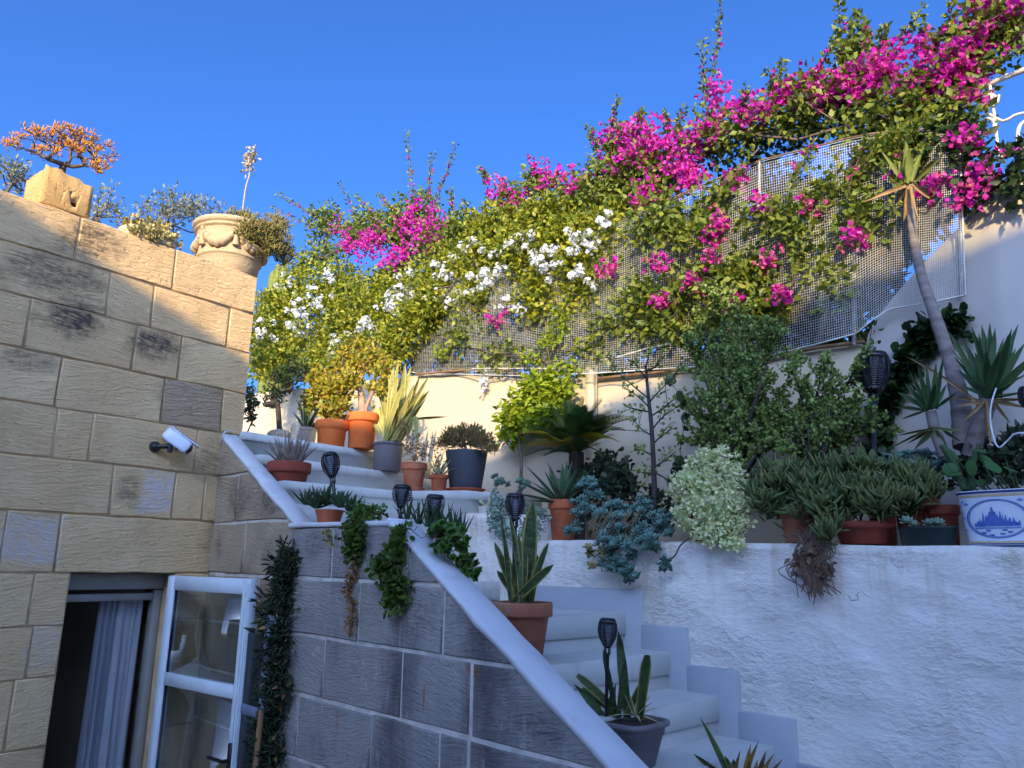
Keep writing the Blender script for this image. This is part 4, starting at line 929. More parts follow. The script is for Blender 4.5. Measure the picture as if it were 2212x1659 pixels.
hedge('plumbago_bush', 'sprawling yellow green plumbago with white flower clusters over the netting', 'shrub', W(-.6, 1.85, 2.96),
    [(590, 700, 50, 80, 1.6, .2), (570, 760, 34, 60, 1.4, .15), (640, 640, 60, 90, 1.7, .25), (650, 740, 60, 60, 1.6, .2), (690, 790, 60, 40, 1.6, .2), (770, 760, 60, 40, 1.68, .15), (558, 690, 18, 50, 1.25, .1), (556, 770, 16, 50, 1.1, .1), (580, 660, 26, 30, 1.5, .1), (860, 740, 50, 50, 1.6, .08), (890, 690, 60, 50, 1.6, .08), (830, 780, 40, 26, 1.6, .08), (930, 650, 50, 40, 1.6, .08), (600, 790, 45, 50, 1.5, .2), (720, 640, 80, 80, 1.85, .25), (800, 650, 80, 80, 1.85, .25), (880, 640, 80, 70, 1.85, .25), (740, 720, 70, 50, 1.8, .2), (960, 600, 80, 80, 1.8, .2), (1050, 570, 80, 90, 1.75, .2), (1140, 540, 90, 90, 1.75, .2), (1230, 550, 80, 100, 1.72, .18), (1310, 540, 60, 110, 1.75, .18), (1040, 650, 80, 45, 1.7, .15), (1170, 650, 60, 60, 1.7, .15), (1270, 640, 60, 60, 1.72, .15), (940, 690, 60, 40, 1.75, .15), (840, 730, 60, 40, 1.8, .2), (1080, 480, 60, 40, 1.8, .2), (1180, 460, 70, 40, 1.8, .2)],
    52000, M_lplu, .040,
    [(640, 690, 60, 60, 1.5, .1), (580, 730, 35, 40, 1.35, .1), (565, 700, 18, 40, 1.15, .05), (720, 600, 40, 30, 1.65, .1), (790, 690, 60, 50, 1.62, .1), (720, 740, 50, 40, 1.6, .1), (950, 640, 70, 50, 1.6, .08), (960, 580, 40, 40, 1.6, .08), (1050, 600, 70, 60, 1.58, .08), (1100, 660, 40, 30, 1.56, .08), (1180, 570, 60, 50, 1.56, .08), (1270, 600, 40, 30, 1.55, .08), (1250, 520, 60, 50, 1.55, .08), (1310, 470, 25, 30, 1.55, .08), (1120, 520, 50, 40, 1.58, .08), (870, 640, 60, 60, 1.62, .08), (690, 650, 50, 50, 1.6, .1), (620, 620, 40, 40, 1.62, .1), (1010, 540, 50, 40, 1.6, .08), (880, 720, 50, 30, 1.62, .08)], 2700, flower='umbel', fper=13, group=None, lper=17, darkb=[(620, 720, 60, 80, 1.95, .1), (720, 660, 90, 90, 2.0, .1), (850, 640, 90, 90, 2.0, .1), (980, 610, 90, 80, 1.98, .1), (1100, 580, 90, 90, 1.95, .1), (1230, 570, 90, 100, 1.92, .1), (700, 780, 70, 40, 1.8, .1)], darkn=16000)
hedge('bougainvillea', 'bougainvillea with a low mass of magenta bracts behind the plumbago beside the urn', 'bougainvillea', W(-1.4, 1.95, 2.96),
    [(700, 480, 50, 40, 1.95, .15), (780, 500, 80, 45, 1.95, .2), (880, 480, 90, 60, 1.95, .2), (960, 520, 70, 50, 1.95, .2), (1010, 500, 60, 50, 1.9, .2), (690, 560, 60, 40, 1.9, .2)], 8000, M_lbou, .042,
    [(890, 490, 70, 55, 1.85, .12), (930, 510, 50, 50, 1.82, .1), (800, 530, 60, 40, 1.82, .1), (760, 520, 40, 35, 1.82, .1), (850, 555, 60, 25, 1.8, .1), (730, 490, 25, 20, 1.85, .1)], 1100,
    [(900, 470, 880, 285, 1.9, -.06), (930, 460, 985, 312, 1.9, .08), (920, 450, 935, 330, 1.9), (800, 520, 735, 395, 1.9, -.05), (840, 500, 768, 418, 1.9), (720, 480, 600, 418, 1.9, -.03), (730, 510, 585, 445, 1.9, -.02), (860, 470, 818, 420, 1.9), (1020, 500, 1000, 430, 1.9), (980, 480, 972, 410, 1.9)],
    [(880, 560, 90, 40, 2.05, .15), (960, 560, 60, 60, 2.05, .15)], 900, group=G1)
hedge('bougainvillea', 'bougainvillea with two upright arms of magenta bracts above the white plumbago flowers', 'bougainvillea', W(.2, 1.98, 2.96),
    [(1100, 430, 50, 25, 1.9, .12), (1160, 400, 35, 35, 1.9, .12), (1220, 440, 70, 50, 1.9, .2), (1330, 390, 80, 60, 1.9, .2), (1400, 380, 80, 60, 1.9, .2), (1300, 450, 70, 60, 1.85, .2), (1420, 450, 60, 50, 1.85, .2), (1340, 310, 60, 40, 1.95, .15)], 7600, M_lbou, .042,
    [(1070, 400, 25, 25, 1.85, .06), (1095, 425, 35, 22, 1.85, .08), (1130, 440, 35, 22, 1.85, .08), (1160, 365, 22, 30, 1.85, .06), (1185, 395, 30, 18, 1.85, .06), (1215, 380, 25, 12, 1.85, .06), (1330, 300, 60, 40, 1.85, .12), (1410, 310, 70, 50, 1.85, .14), (1380, 350, 90, 35, 1.8, .12), (1470, 370, 50, 40, 1.8, .12), (1390, 420, 35, 35, 1.72, .06), (1250, 400, 50, 30, 1.82, .08), (1480, 330, 50, 40, 1.84, .1)], 1300,
    [(1310, 300, 1335, 212, 1.9), (1290, 330, 1270, 275, 1.9), (1400, 300, 1385, 240, 1.9), (1440, 300, 1430, 245, 1.9), (1470, 320, 1475, 238, 1.9), (1050, 400, 1035, 365, 1.88)],
    [(1260, 460, 70, 40, 2.0, .15), (1380, 400, 70, 50, 2.0, .15)], 900, group=G1)
hedge('bougainvillea', 'largest bougainvillea, arching magenta sprays over the netting behind the yucca', 'bougainvillea', W(2.6, 1.98, 2.9),
    [(1530, 300, 60, 60, 1.9, .15), (1600, 290, 70, 50, 1.9, .18), (1690, 260, 70, 60, 1.9, .2), (1780, 220, 80, 70, 1.9, .2), (1860, 170, 60, 90, 1.9, .18), (1880, 270, 80, 50, 1.85, .18), (1980, 230, 80, 60, 1.85, .18), (2060, 160, 70, 60, 1.9, .18), (2120, 90, 70, 60, 1.9, .18), (2180, 50, 60, 60, 1.95, .2), (2060, 260, 60, 50, 1.8, .15), (1840, 90, 30, 50, 1.9, .1), (1950, 305, 70, 26, 1.68, .06), (1900, 330, 50, 26, 1.68, .05), (2010, 330, 40, 30, 1.68, .05)], 8200, M_lbou, .042,
    [(1540, 280, 40, 30, 1.82, .08), (1580, 240, 30, 20, 1.85, .08), (1620, 250, 35, 25, 1.82, .08), (1690, 220, 40, 25, 1.82, .08), (1750, 175, 35, 35, 1.8, .08), (1770, 215, 35, 35, 1.8, .1), (1700, 190, 25, 18, 1.82, .08), (1830, 190, 60, 30, 1.8, .1), (1950, 120, 70, 25, 1.8, .1), (2010, 165, 60, 35, 1.8, .1), (1990, 190, 55, 28, 1.8, .1), (2100, 90, 50, 35, 1.8, .1), (2170, 30, 50, 40, 1.85, .12), (2090, 200, 35, 20, 1.78, .08), (2140, 20, 35, 25, 1.85, .1), (1590, 395, 28, 22, 1.68, .05), (1500, 390, 40, 30, 1.78, .08), (1880, 160, 60, 60, 1.8, .1), (1660, 240, 70, 30, 1.82, .1), (2060, 150, 70, 40, 1.8, .1), (1550, 200, 30, 60, 1.84, .06)], 1600,
    [(1530, 260, 1518, 90, 1.85, .02), (1530, 200, 1558, 5, 1.85), (1820, 130, 1812, 8, 1.88), (1870, 120, 1850, 25, 1.88), (1900, 140, 1990, 22, 1.88), (2040, 110, 2060, -10, 1.88), (2080, 100, 2095, -15, 1.88), (2060, 180, 2230, 90, 1.85), (1650, 230, 1660, 150, 1.88), (1700, 220, 1690, 130, 1.86), (1760, 180, 1800, 90, 1.86), (1930, 130, 1915, 60, 1.86), (1980, 120, 2000, 50, 1.86), (2010, 130, 2050, 60, 1.86), (2120, 80, 2150, -10, 1.86), (1600, 260, 1610, 190, 1.86), (2150, 110, 2225, 60, 1.86), (1640, 320, 1560, 420, 1.66), (1760, 300, 1700, 420, 1.66), (1880, 300, 1830, 430, 1.66), (1960, 300, 1930, 460, 1.66)],
    [(1640, 330, 90, 30, 2.0, .12), (1760, 290, 80, 35, 2.0, .12), (1900, 310, 90, 40, 1.95, .12)], 600, group=G1, lper=8)
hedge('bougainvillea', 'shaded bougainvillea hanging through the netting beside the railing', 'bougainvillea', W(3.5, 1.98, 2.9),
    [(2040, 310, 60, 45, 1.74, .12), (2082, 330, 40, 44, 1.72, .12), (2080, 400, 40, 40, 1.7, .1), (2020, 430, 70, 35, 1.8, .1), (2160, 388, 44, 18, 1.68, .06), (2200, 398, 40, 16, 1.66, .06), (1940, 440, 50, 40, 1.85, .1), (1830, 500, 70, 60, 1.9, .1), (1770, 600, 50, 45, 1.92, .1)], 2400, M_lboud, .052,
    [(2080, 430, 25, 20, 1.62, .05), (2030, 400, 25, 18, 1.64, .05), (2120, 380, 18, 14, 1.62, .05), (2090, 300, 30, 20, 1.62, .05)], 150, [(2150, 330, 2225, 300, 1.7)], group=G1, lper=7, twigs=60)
# greenery seen through and in front of the netting
hedge('climber', 'loose green climber threaded through the netting with scattered magenta bracts', 'climber', W(2.2, 1.69, 3.31),
    [(1480, 520, 80, 60, 1.88, .1), (1560, 560, 70, 80, 1.85, .1), (1640, 520, 60, 60, 1.85, .1), (1700, 560, 60, 70, 1.85, .1), (1430, 620, 60, 60, 1.85, .1), (1560, 660, 80, 50, 1.85, .1), (1680, 660, 50, 40, 1.88, .1), (1400, 540, 60, 60, 1.85, .1), (1860, 420, 60, 50, 1.85, .1), (1900, 480, 40, 40, 1.85, .1), (1740, 440, 40, 40, 1.85, .08), (1350, 640, 50, 60, 1.85, .1), (1420, 720, 90, 30, 1.86, .08), (1560, 600, 60, 40, 1.6, .06), (1640, 470, 40, 30, 1.62, .06), (1480, 600, 50, 40, 1.62, .06), (1720, 480, 40, 60, 1.62, .06), (1500, 500, 60, 50, 1.62, .06), (1620, 580, 60, 50, 1.62, .06), (1420, 480, 60, 60, 1.64, .06), (1380, 640, 50, 50, 1.62, .06), (1760, 560, 40, 50, 1.64, .06), (1860, 480, 40, 50, 1.64, .06), (1330, 700, 60, 40, 1.64, .05), (1450, 690, 70, 40, 1.64, .05), (1560, 690, 60, 40, 1.64, .05), (1660, 660, 50, 50, 1.64, .05), (1540, 430, 50, 40, 1.64, .05), (1800, 620, 40, 40, 1.66, .05), (1810, 400, 50, 50, 1.66, .05), (1000, 720, 60, 34, 1.64, .05), (1080, 760, 50, 26, 1.64, .05), (1270, 760, 40, 24, 1.64, .05)], 10500, M_lbou, .048,
    [(1548, 490, 18, 45, 1.6, .04), (1640, 450, 20, 14, 1.6, .04), (1760, 440, 18, 12, 1.6, .04), (1495, 612, 16, 14, 1.58, .03), (1420, 575, 30, 10, 1.58, .04), (1430, 655, 12, 10, 1.58, .03), (1540, 560, 14, 20, 1.6, .04), (1310, 585, 20, 10, 1.56, .04), (1660, 560, 20, 14, 1.58, .03), (1690, 640, 16, 12, 1.58, .03), (1590, 650, 16, 12, 1.58, .03), (1850, 520, 16, 12, 1.6, .03), (1070, 690, 14, 10, 1.58, .03)], 290, group=None, lper=7, twigs=110, r0=.008)
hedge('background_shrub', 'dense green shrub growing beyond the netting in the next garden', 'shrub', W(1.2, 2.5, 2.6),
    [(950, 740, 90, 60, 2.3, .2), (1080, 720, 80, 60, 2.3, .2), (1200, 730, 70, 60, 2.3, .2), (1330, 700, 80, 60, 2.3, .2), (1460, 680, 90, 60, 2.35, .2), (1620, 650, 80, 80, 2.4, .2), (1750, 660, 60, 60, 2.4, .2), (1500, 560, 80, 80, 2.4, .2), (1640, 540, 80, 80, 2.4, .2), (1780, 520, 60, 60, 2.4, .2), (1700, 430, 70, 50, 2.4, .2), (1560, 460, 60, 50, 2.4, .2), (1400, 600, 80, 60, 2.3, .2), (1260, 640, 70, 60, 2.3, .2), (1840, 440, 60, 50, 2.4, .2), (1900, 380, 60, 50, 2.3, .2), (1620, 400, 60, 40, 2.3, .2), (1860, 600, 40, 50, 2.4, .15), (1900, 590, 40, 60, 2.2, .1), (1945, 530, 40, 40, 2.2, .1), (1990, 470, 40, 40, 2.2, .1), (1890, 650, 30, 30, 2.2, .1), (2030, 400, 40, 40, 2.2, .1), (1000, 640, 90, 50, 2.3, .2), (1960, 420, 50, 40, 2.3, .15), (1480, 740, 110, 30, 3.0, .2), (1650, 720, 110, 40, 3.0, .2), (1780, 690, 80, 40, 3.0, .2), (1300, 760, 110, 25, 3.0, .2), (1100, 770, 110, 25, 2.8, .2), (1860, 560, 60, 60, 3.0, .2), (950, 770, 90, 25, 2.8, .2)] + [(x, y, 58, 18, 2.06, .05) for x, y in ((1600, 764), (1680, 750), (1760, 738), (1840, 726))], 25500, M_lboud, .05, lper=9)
hedge('background_shrub', 'sunlit olive green shrub just beyond the netting above the lime shrub', 'shrub', W(.4, 2.1, 2.905), [(940, 740, 70, 45, 2.1, .08), (1060, 730, 80, 50, 2.1, .08), (1180, 740, 70, 45, 2.1, .08), (1300, 720, 70, 50, 2.1, .08), (1010, 690, 80, 40, 2.1, .08), (1240, 690, 60, 40, 2.1, .08)] + [(x, y, 58, 20, 2.06, .05) for x, y in ((900, 796), (990, 790), (1080, 792), (1170, 800), (1260, 802), (1350, 796), (1440, 788), (1530, 780))], 9500, M_lbou, .042, lper=9, twigs=60)
def shrub(name, label, root, blobs, ntips, n_per, lmat, lsize, r0=.015, tmpl=ROUND, bark=M_bark, spread=.04, bias=(0, 0, .3), parent=None, cat='shrub', tip_only=False, group=None, jit=.3, inner=None):
    t = parent or thing(name, label, cat, root, group); pts = blob_pts(blobs, ntips)
    ch, P, d, w = grow(root, pts, r0, .0022); part('branches', ch, bark, t, kind='stuff')
    src = P[1:] if not tip_only else P[w <= 2]
    if inner: src = np.vstack([src, blob_pts(blobs, inner)])
    part('foliage', [leaves(src, n_per, spread, lsize, tmpl, bias, jit=jit)], lmat, t, kind='stuff'); return t
shrub('lime_shrub', 'bright lime green leafy shrub climbing in front of the sunlit garden wall', W(.95, 1.55, 2.62), [(1150, 860, 60, 45, 1.62, .08), (1190, 840, 45, 40, 1.62, .08), (1110, 900, 35, 35, 1.6, .08), (1180, 900, 60, 40, 1.6, .08), (1100, 940, 28, 22, 1.6, .06)], 260, 11, M_llime, .048, .012, LEAF, spread=.05, bias=(0, -.2, -.2))
shrub('climber_tuft', 'sunlit tuft of climbing leaves hanging on the netting above the lime shrub', W(1.05, 1.72, 3.3), [(1195, 735, 32, 28, 1.64, .05), (1215, 700, 26, 40, 1.64, .05), (1150, 765, 30, 25, 1.64, .05), (1215, 790, 40, 18, 1.63, .05), (960, 760, 28, 22, 1.66, .05), (930, 700, 30, 26, 1.66, .05)], 80, 9, M_llime, .034, .008, LEAF, spread=.04, bias=(0, -.2, -.2), cat='climber')
# hanging plumbago sprig with pale flowers over the wall
sp = thing('plumbago_sprig', 'small pale lilac plumbago sprig hanging over the sunlit wall top', 'flower sprig', PV(1050, 808, 1.70))
c = PV(1046, 825, 1.69) + rng.normal(size=(70, 3)) * [.02, .02, .035]; ax = norm(rnd(70) + [-.2, -.7, 0]); x = norm(np.cross(ax, rnd(70)))
part('flowers', [scatter(PLUMB[0], PLUMB[1], c, np.stack([x, np.cross(ax, x), ax], 2), np.full(70, .024))], M_fplu, sp, kind='stuff'); part('foliage', [leaves(PV(1052, 806, 1.70)[None] + rng.normal(size=(6, 3)) * .03, 7, .03, .03)], M_lplu, sp, kind='stuff')
part('stem', [tube([PV(1052, 800, 1.72), PV(1048, 812, 1.69), PV(1046, 835, 1.69)], .002, 5)], M_bark, sp)

# ------------------------------------------------------------------ potted plants
FING = (np.array([[0, 0, 0], [-.09, .35, 0], [0, .35, .09], [.09, .35, 0], [0, .35, -.09], [-.07, .75, .02], [.0, .75, .09], [.07, .75, .02], [0, .75, -.05], [0, 1, .05]]),
        np.array([[0, 2, 1], [0, 3, 2], [0, 4, 3], [0, 1, 4], [1, 2, 6], [1, 6, 5], [2, 3, 7], [2, 7, 6], [3, 4, 8], [3, 8, 7], [4, 1, 5], [4, 5, 8], [5, 6, 9], [6, 7, 9], [7, 8, 9], [8, 5, 9]]))
def aim(par, x0, y0, tips, v, w, mats, prof=PSN, bend=.04, fold=.18, rr=.03, nm='leaf', dv=.06, dz=None, marg=.76):
    """leaves from one crown towards given tips on the layout grid"""
    B = PV(x0, y0, v)
    for (x, y, ww) in tips:
        T = PV(x, y, v + rng.uniform(-dv, dv)); b = B + DU * rng.uniform(-rr, rr) + DV * rng.uniform(-rr, rr)
        b = b + (T - B) * [.12, .12, 0]
        d = T - b; Ln = float(np.linalg.norm(d)); hz = norm(np.array([d[0], d[1], 0.])); o = hz * bend - ZV * bend * .4
        d2 = d / Ln - o
        part(nm, [strap(b, d2, Ln, ww * w * sc(B), o, prof, 7, fold, rng.normal() * .5, face=norm(ORG - b) + rng.normal(size=3) * .35, marg=marg)], mats, par, smooth=True)
def potted(name, label, cat, x, yr, w, yb, v, z, mat, style='rim', rbot=.68, group=None):
    if z is not None and abs(z - ZL - .012) < 1e-6: z = zled(float(np.dot(PV(x, yr, v) - CORNER, DU))) + .003
    b, rt, h = fit(x, yr, w, yb, v, z); t = thing(name, label, cat, b, group); s_ = pot(t, b, rt, rt * rbot, h, mat, style); return t, b, rt, h, s_
GP = 'potted plants on the stairs and ledge'
# grey aloe in a bowl on the upper steps
t, b, rt, h, s_ = potted('potted_aloe', 'grey spiky aloe in wide brown terracotta bowl beside the upper coping', 'potted plant', 626, 1000, 92, 1075, .20, 2.491, M_terd, 'rim', .62)
rosette_leaves(t, s_, 26, .22, .022, [M_agg, M_agg], (.05, .8), PAG, .5, .05, .035); 
for dx in (-.065, -.03, .035, .07): rosette_leaves(t, s_ + DU * dx, 12, .17, .020, [M_agg, M_agg], (.1, .8), PAG, .5, .05, .015)
rosette_leaves(t, s_ + DU * .01 - DV * .03, 6, .13, .045, [M_agg, M_agg], (.1, .4), PSN, .4, .02, .02)
# two orange pots with jade plants
t, b, rt, h, s_ = potted('potted_jade_bush', 'golden green jade bush in low bright orange terracotta pot on terrace edge', 'potted plant', 718, 910, 72, 962, .82, 2.951, M_tero, 'bowl', .78)
shrub(None, None, s_, [(700, 850, 38, 45, .85, .09), (735, 835, 38, 45, .88, .09), (720, 885, 45, 22, .82, .09), (685, 815, 22, 25, .85, .06), (680, 860, 28, 30, .85, .06)], 190, 12, M_ljade, .030, .012, ROUND, M_barkp, .035, parent=t)
t, b, rt, h, s_ = potted('potted_jade_tree', 'thick trunked jade tree in tall bright orange terracotta pot', 'potted plant', 784, 894, 68, 970, 1.0, 2.951, M_tero, 'rim', .80)
tr = PV(778, 838, 1.02); part('trunk', [tube([s_ - ZV * .02, s_ + (tr - s_) * .5 + DU * .008, tr], [.034, .027, .022], 10), tube([s_ + DU * .03, s_ + DU * .035 + ZV * .07, PV(806, 845, 1.02)], [.016, .014, .011], 8)], M_barkp, t, smooth=True)
shrub(None, None, tr, [(762, 790, 40, 30, 1.05, .1), (800, 775, 40, 35, 1.08, .1), (828, 800, 28, 32, 1.08, .1), (775, 755, 35, 16, 1.05, .1), (738, 790, 18, 25, 1.0, .08), (765, 830, 26, 20, 1.0, .06), (815, 840, 24, 20, 1.05, .06)], 170, 10, M_ljade, .028, .016, ROUND, M_barkp, .032, parent=t)
# tall pale snake plant
t, b, rt, h, s_ = potted('potted_snake_plant', 'tall pale yellow snake plant in mid grey pot on the upper steps', 'potted plant', 839, 957, 68, 1012, 1.1, 2.791, M_grp, 'lip', .84)
aim(t, 845, 955, [(812, 832, 15), (822, 800, 16), (836, 850, 15), (850, 790, 17), (862, 775, 18), (876, 782, 18), (888, 790, 17), (895, 830, 15), (908, 810, 16), (918, 845, 15), (905, 870, 15), (830, 870, 14), (818, 880, 14), (870, 830, 17), (884, 860, 16), (846, 880, 15), (800, 865, 13), (896, 900, 13), (858, 900, 16), (925, 815, 13), (872, 905, 14), (835, 905, 13)], 1.1, .75, [M_sny, M_snym], PSN, .05, .2, .045)
aim(t, 845, 955, [(float(x + rng.normal() * 10), float(y + rng.uniform(-10, 40)), 11) for x, y in ((815, 840), (828, 810), (842, 800), (856, 790), (866, 800), (880, 795), (892, 810), (902, 830), (912, 830), (920, 850), (850, 840), (870, 850), (885, 840))], 1.1, 1, [M_sny, M_snym], PSN, .05, .2, .05)
aim(t, 890, 905, [(955, 902, 14)], 1.05, 1, [M_sny, M_snym], PAG, .2, .2, .01); aim(t, 895, 900, [(907, 962, 12), (880, 940, 12)], 1.02, 1, [M_sny, M_snym], PAG, .2, .2, .01); aim(t, 825, 940, [(792, 888, 11), (805, 905, 11)], 1.05, 1, [M_sny, M_snym], PSN, .1, .2, .01)
# bucket agave, boulders and dark trunk at the back of the terrace
t, b, rt, h, s_ = potted('potted_agave', 'small agave in grey bucket behind the orange pots', 'potted plant', 662, 925, 46, 950, 1.05, 2.951, M_wpot, 'lip', .8)
aim(t, 662, 925, [(640, 862, 12), (655, 850, 13), (672, 858, 12), (690, 880, 11), (632, 890, 10), (700, 905, 10), (648, 880, 12), (680, 895, 11)], 1.05, 1, [M_ag, M_agvm], PAG, .1, .35, .015)
def rock(name, label, x, y, w, hh, v, zb, seed):
    P = PV(x, y, v); k = sc(P); r_ = np.random.default_rng(seed); rings = []
    for f in np.linspace(-1, 1, 9): rings.append([np.array([P[0], P[1], zb + hh * k * (f + 1) / 2]) + (DU * math.cos(a) * w * k / 2 + DV * math.sin(a) * w * k * .4) * (max(.0, 1 - abs(f) ** 3.5) ** .5 * .9 + .06) * (1 + .10 * math.sin(a * 3 + seed) + .06 * r_.normal()) for a in np.linspace(0, 2 * np.pi, 14, endpoint=False)])
    return single(name, [loft(rings)], M_pale, label, 'stone', (P[0], P[1], zb), smooth=False)
rock('rough_stone', 'pale rough limestone boulder standing on the terrace behind the aloe', 603, 925, 66, 44, .62, 2.951, 4); rock('rough_stone', 'narrow upright limestone stone beside the boulder on terrace', 640, 915, 26, 52, .58, 2.951, 9)
ft = PV(612, 900, 1.25); ft[2] = 2.951
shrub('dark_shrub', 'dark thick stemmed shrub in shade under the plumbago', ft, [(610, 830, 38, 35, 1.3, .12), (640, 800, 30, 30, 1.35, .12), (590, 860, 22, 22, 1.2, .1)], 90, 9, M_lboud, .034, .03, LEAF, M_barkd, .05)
ft = PV(543, 880, .9); ft[2] = 2.951
shrub('wall_end_shrub', 'narrow dark green shrub growing at the end of the house wall', ft, [(542, 885, 14, 30, .85, .04), (540, 850, 12, 20, .85, .04)], 40, 9, M_dgl, .035, .008, LEAF, M_barkd, .03)
# dry plant, small variegated agave, slate pot
t, b, rt, h, s_ = potted('potted_dry_succulent', 'tangled tan leggy succulent in red terracotta pot on the steps', 'potted plant', 895, 1001, 56, 1050, .97, 2.621, M_ter, 'rim', .66); saucer(t, b + ZV * .001, rt * .85, M_ter)
shrub(None, None, s_, [(885, 960, 25, 30, .98, .05), (925, 965, 32, 16, .95, .06), (870, 930, 16, 30, 1.0, .04), (945, 985, 14, 22, .93, .04), (905, 985, 24, 14, .92, .05)], 90, 3, M_dryt, .022, .006, LEAF, M_dryt, .022, parent=t)
t, b, rt, h, s_ = potted('potted_variegated_agave', 'small striped agave in little clay pot beside the slate planter', 'potted plant', 949, 1026, 40, 1056, 1.05, 2.621, M_ter, 'rim', .75)
rosette_leaves(t, s_, 18, .155, .017, [M_agv, M_agvm], (.2, 1.35), PAG, .35, .2, .008, marg=.55)
t, b, rt, h, s_ = potted('potted_bronze_jade', 'bronze tipped jade mound in big slate blue pot on terracotta saucer', 'potted plant', 1008, 976, 92, 1050, 1.22, 2.64, M_slate, 'smooth', .74); saucer(t, b - ZV * .018, rt * .92, M_ter)
shrub(None, None, s_, [(1003, 945, 50, 22, 1.22, .1), (1040, 955, 26, 18, 1.2, .06), (970, 955, 22, 16, 1.2, .06), (1062, 968, 12, 10, 1.18, .03)], 260, 11, M_ljadr, .028, .012, FING, M_barkp, .02, (0, 0, .8), parent=t)
t, b, rt, h, s_ = potted('potted_seedling', 'thin striped leaves in small white pot on the stepped ledge', 'potted plant', 1050, 1094, 36, 1119, 1.2, 2.472, M_wpot, 'smooth', .8)
aim(t, 1050, 1094, [(1018, 1045, 6), (1022, 1105, 6), (1068, 1050, 5), (1060, 1075, 5), (1030, 1080, 5)], 1.2, 1, [M_agv, M_agvm], PAG, .1, .3, .008)
# aloe on the flat parapet with its torch
t, b, rt, h, s_ = potted('potted_parapet_aloe', 'dark green aloe clump in low terracotta pot on flat parapet', 'potted plant', 712, 1102, 62, 1131, .04, 2.364, M_ter, 'smooth', .72)
for x, y, n, l in ((684, 1098, 16, .13), (735, 1096, 14, .10), (660, 1090, 10, .10), (705, 1090, 14, .12), (760, 1098, 10, .09)): rosette_leaves(t, PV(x, y, .03), n, l, .018, [M_alo, M_alo], (.1, 1.2), PAG, .55, .05, .008)
torch_at('black solar torch leaning in the aloe pot on flat parapet', 712, 981, 718, 1032, 41, .10, 1090)
# trailing plants over the parapet
def trailing(name, label, cat, root, blobs, n, per, mat, size, tm=ROUND, spread=.03, stems=None, bias=(-.2, -.3, 0)):
    t = thing(name, label, cat, root); pts = blob_pts(blobs, n); ch, P, d, w = grow(root, pts, .006, .0018); part('stems', ch, stems or M_dry, t); part('foliage', [leaves(P[1:], per, spread, size, tm, bias)], mat, t, kind='stuff'); return t
trailing('trailing_succulent', 'lush green trailing succulent spilling over the flat parapet beside the aloe pot', 'trailing plant', PV(790, 1122, .05), [(795, 1106, 50, 12, .06, .05), (770, 1130, 34, 22, -.05, .03), (765, 1165, 28, 26, -.07, .03), (762, 1200, 16, 18, -.07, .025)], 90, 10, M_trail, .024, ROUND, .025)
trailing('trailing_succulent', 'dark green trailing succulent hanging in clumps halfway down the grey wall', 'trailing plant', PV(850, 1140, -.05), [(862, 1160, 22, 22, -.06, .02), (855, 1195, 30, 22, -.075, .03), (830, 1225, 28, 24, -.075, .03), (852, 1260, 26, 20, -.075, .03), (852, 1300, 18, 22, -.07, .025), (880, 1280, 10, 12, -.06, .02)], 90, 10, M_trail, .026, ROUND, .028)
tp = [PV(770 + rng.normal() * 4, 1200, -.06), PV(762, 1240, -.06), PV(752, 1270, -.055), PV(762, 1310, -.055), PV(757, 1362, -.055)]
dt = thing('dry_vine', 'brown withered vine tail hanging down the grey wall', 'vine', tp[-1]); sp_ = spline(tp, 8); part('stem', [tube(sp_, .003, 5)], M_dry, dt); part('dry_leaves', [leaves(sp_, 9, .022, .020, LEAF, (0, 0, -.6))], M_dryt, dt, kind='stuff')
dt = thing('dry_weed', 'little brown weed rooted in the wall joint near the coping', 'weed', PV(712, 1165, -.04)); part('foliage', [leaves(np.array([PV(712, 1158, -.05), PV(706, 1162, -.05), PV(718, 1164, -.05)]), 14, .025, .024, LEAF)], M_urnl, dt, kind='stuff')
# aeonium and spiky clump behind the coping, two torches
ae = thing('aeonium', 'bright green aeonium rosettes tumbling over the sloping white coping', 'succulent', PV(985, 1200, .12))
def rosette_mesh(name, n, mat, l0, cup, wid=.9, tm=ROUND):
    pos = []; d = []; nn = []; s = []
    for i in range(n):
        f = (i + .5) / n; a = i * 2.39996; ti = .15 + cup * f; o = np.array([math.cos(a), math.sin(a), 0]); d.append(o * math.sin(ti) + ZV * math.cos(ti)); nn.append(ZV * math.sin(ti) - o * math.cos(ti)); pos.append(o * .06 + ZV * .02 * (1 - f)); s.append(l0 * (.45 + .55 * f))
    d = norm(np.array(d)); x = norm(np.cross(d, np.array(nn))); R = np.stack([x, d, np.cross(x, d)], 2)
    return build(name, [scatter(tm[0] * [wid, 1, 1], tm[1], np.array(pos), R, np.array(s))], [mat])
THICK = (np.array([[0, 0, 0], [-.22, .4, .05], [.22, .4, .05], [0, .4, -.10], [-.24, .75, .10], [.24, .75, .10], [0, .75, -.02], [0, 1, .16]]), np.array([[0, 2, 1], [0, 1, 3], [0, 3, 2], [1, 2, 5], [1, 5, 4], [3, 1, 4], [3, 4, 6], [2, 3, 6], [2, 6, 5], [4, 5, 7], [6, 4, 7], [5, 6, 7]]))
RM_ae = rosette_mesh('aeonium_rosette', 20, M_aeon, 1.0, 1.25, 1.0); RM_ec = rosette_mesh('blue_rosette', 26, M_blue, 1.0, 1.35, .9, THICK); RM_ep = rosette_mesh('pale_rosette', 24, M_bluep, 1.0, 1.3, .95, THICK); RM_et = rosette_mesh('tan_rosette', 22, M_pales, 1.0, 1.4, .9, THICK)
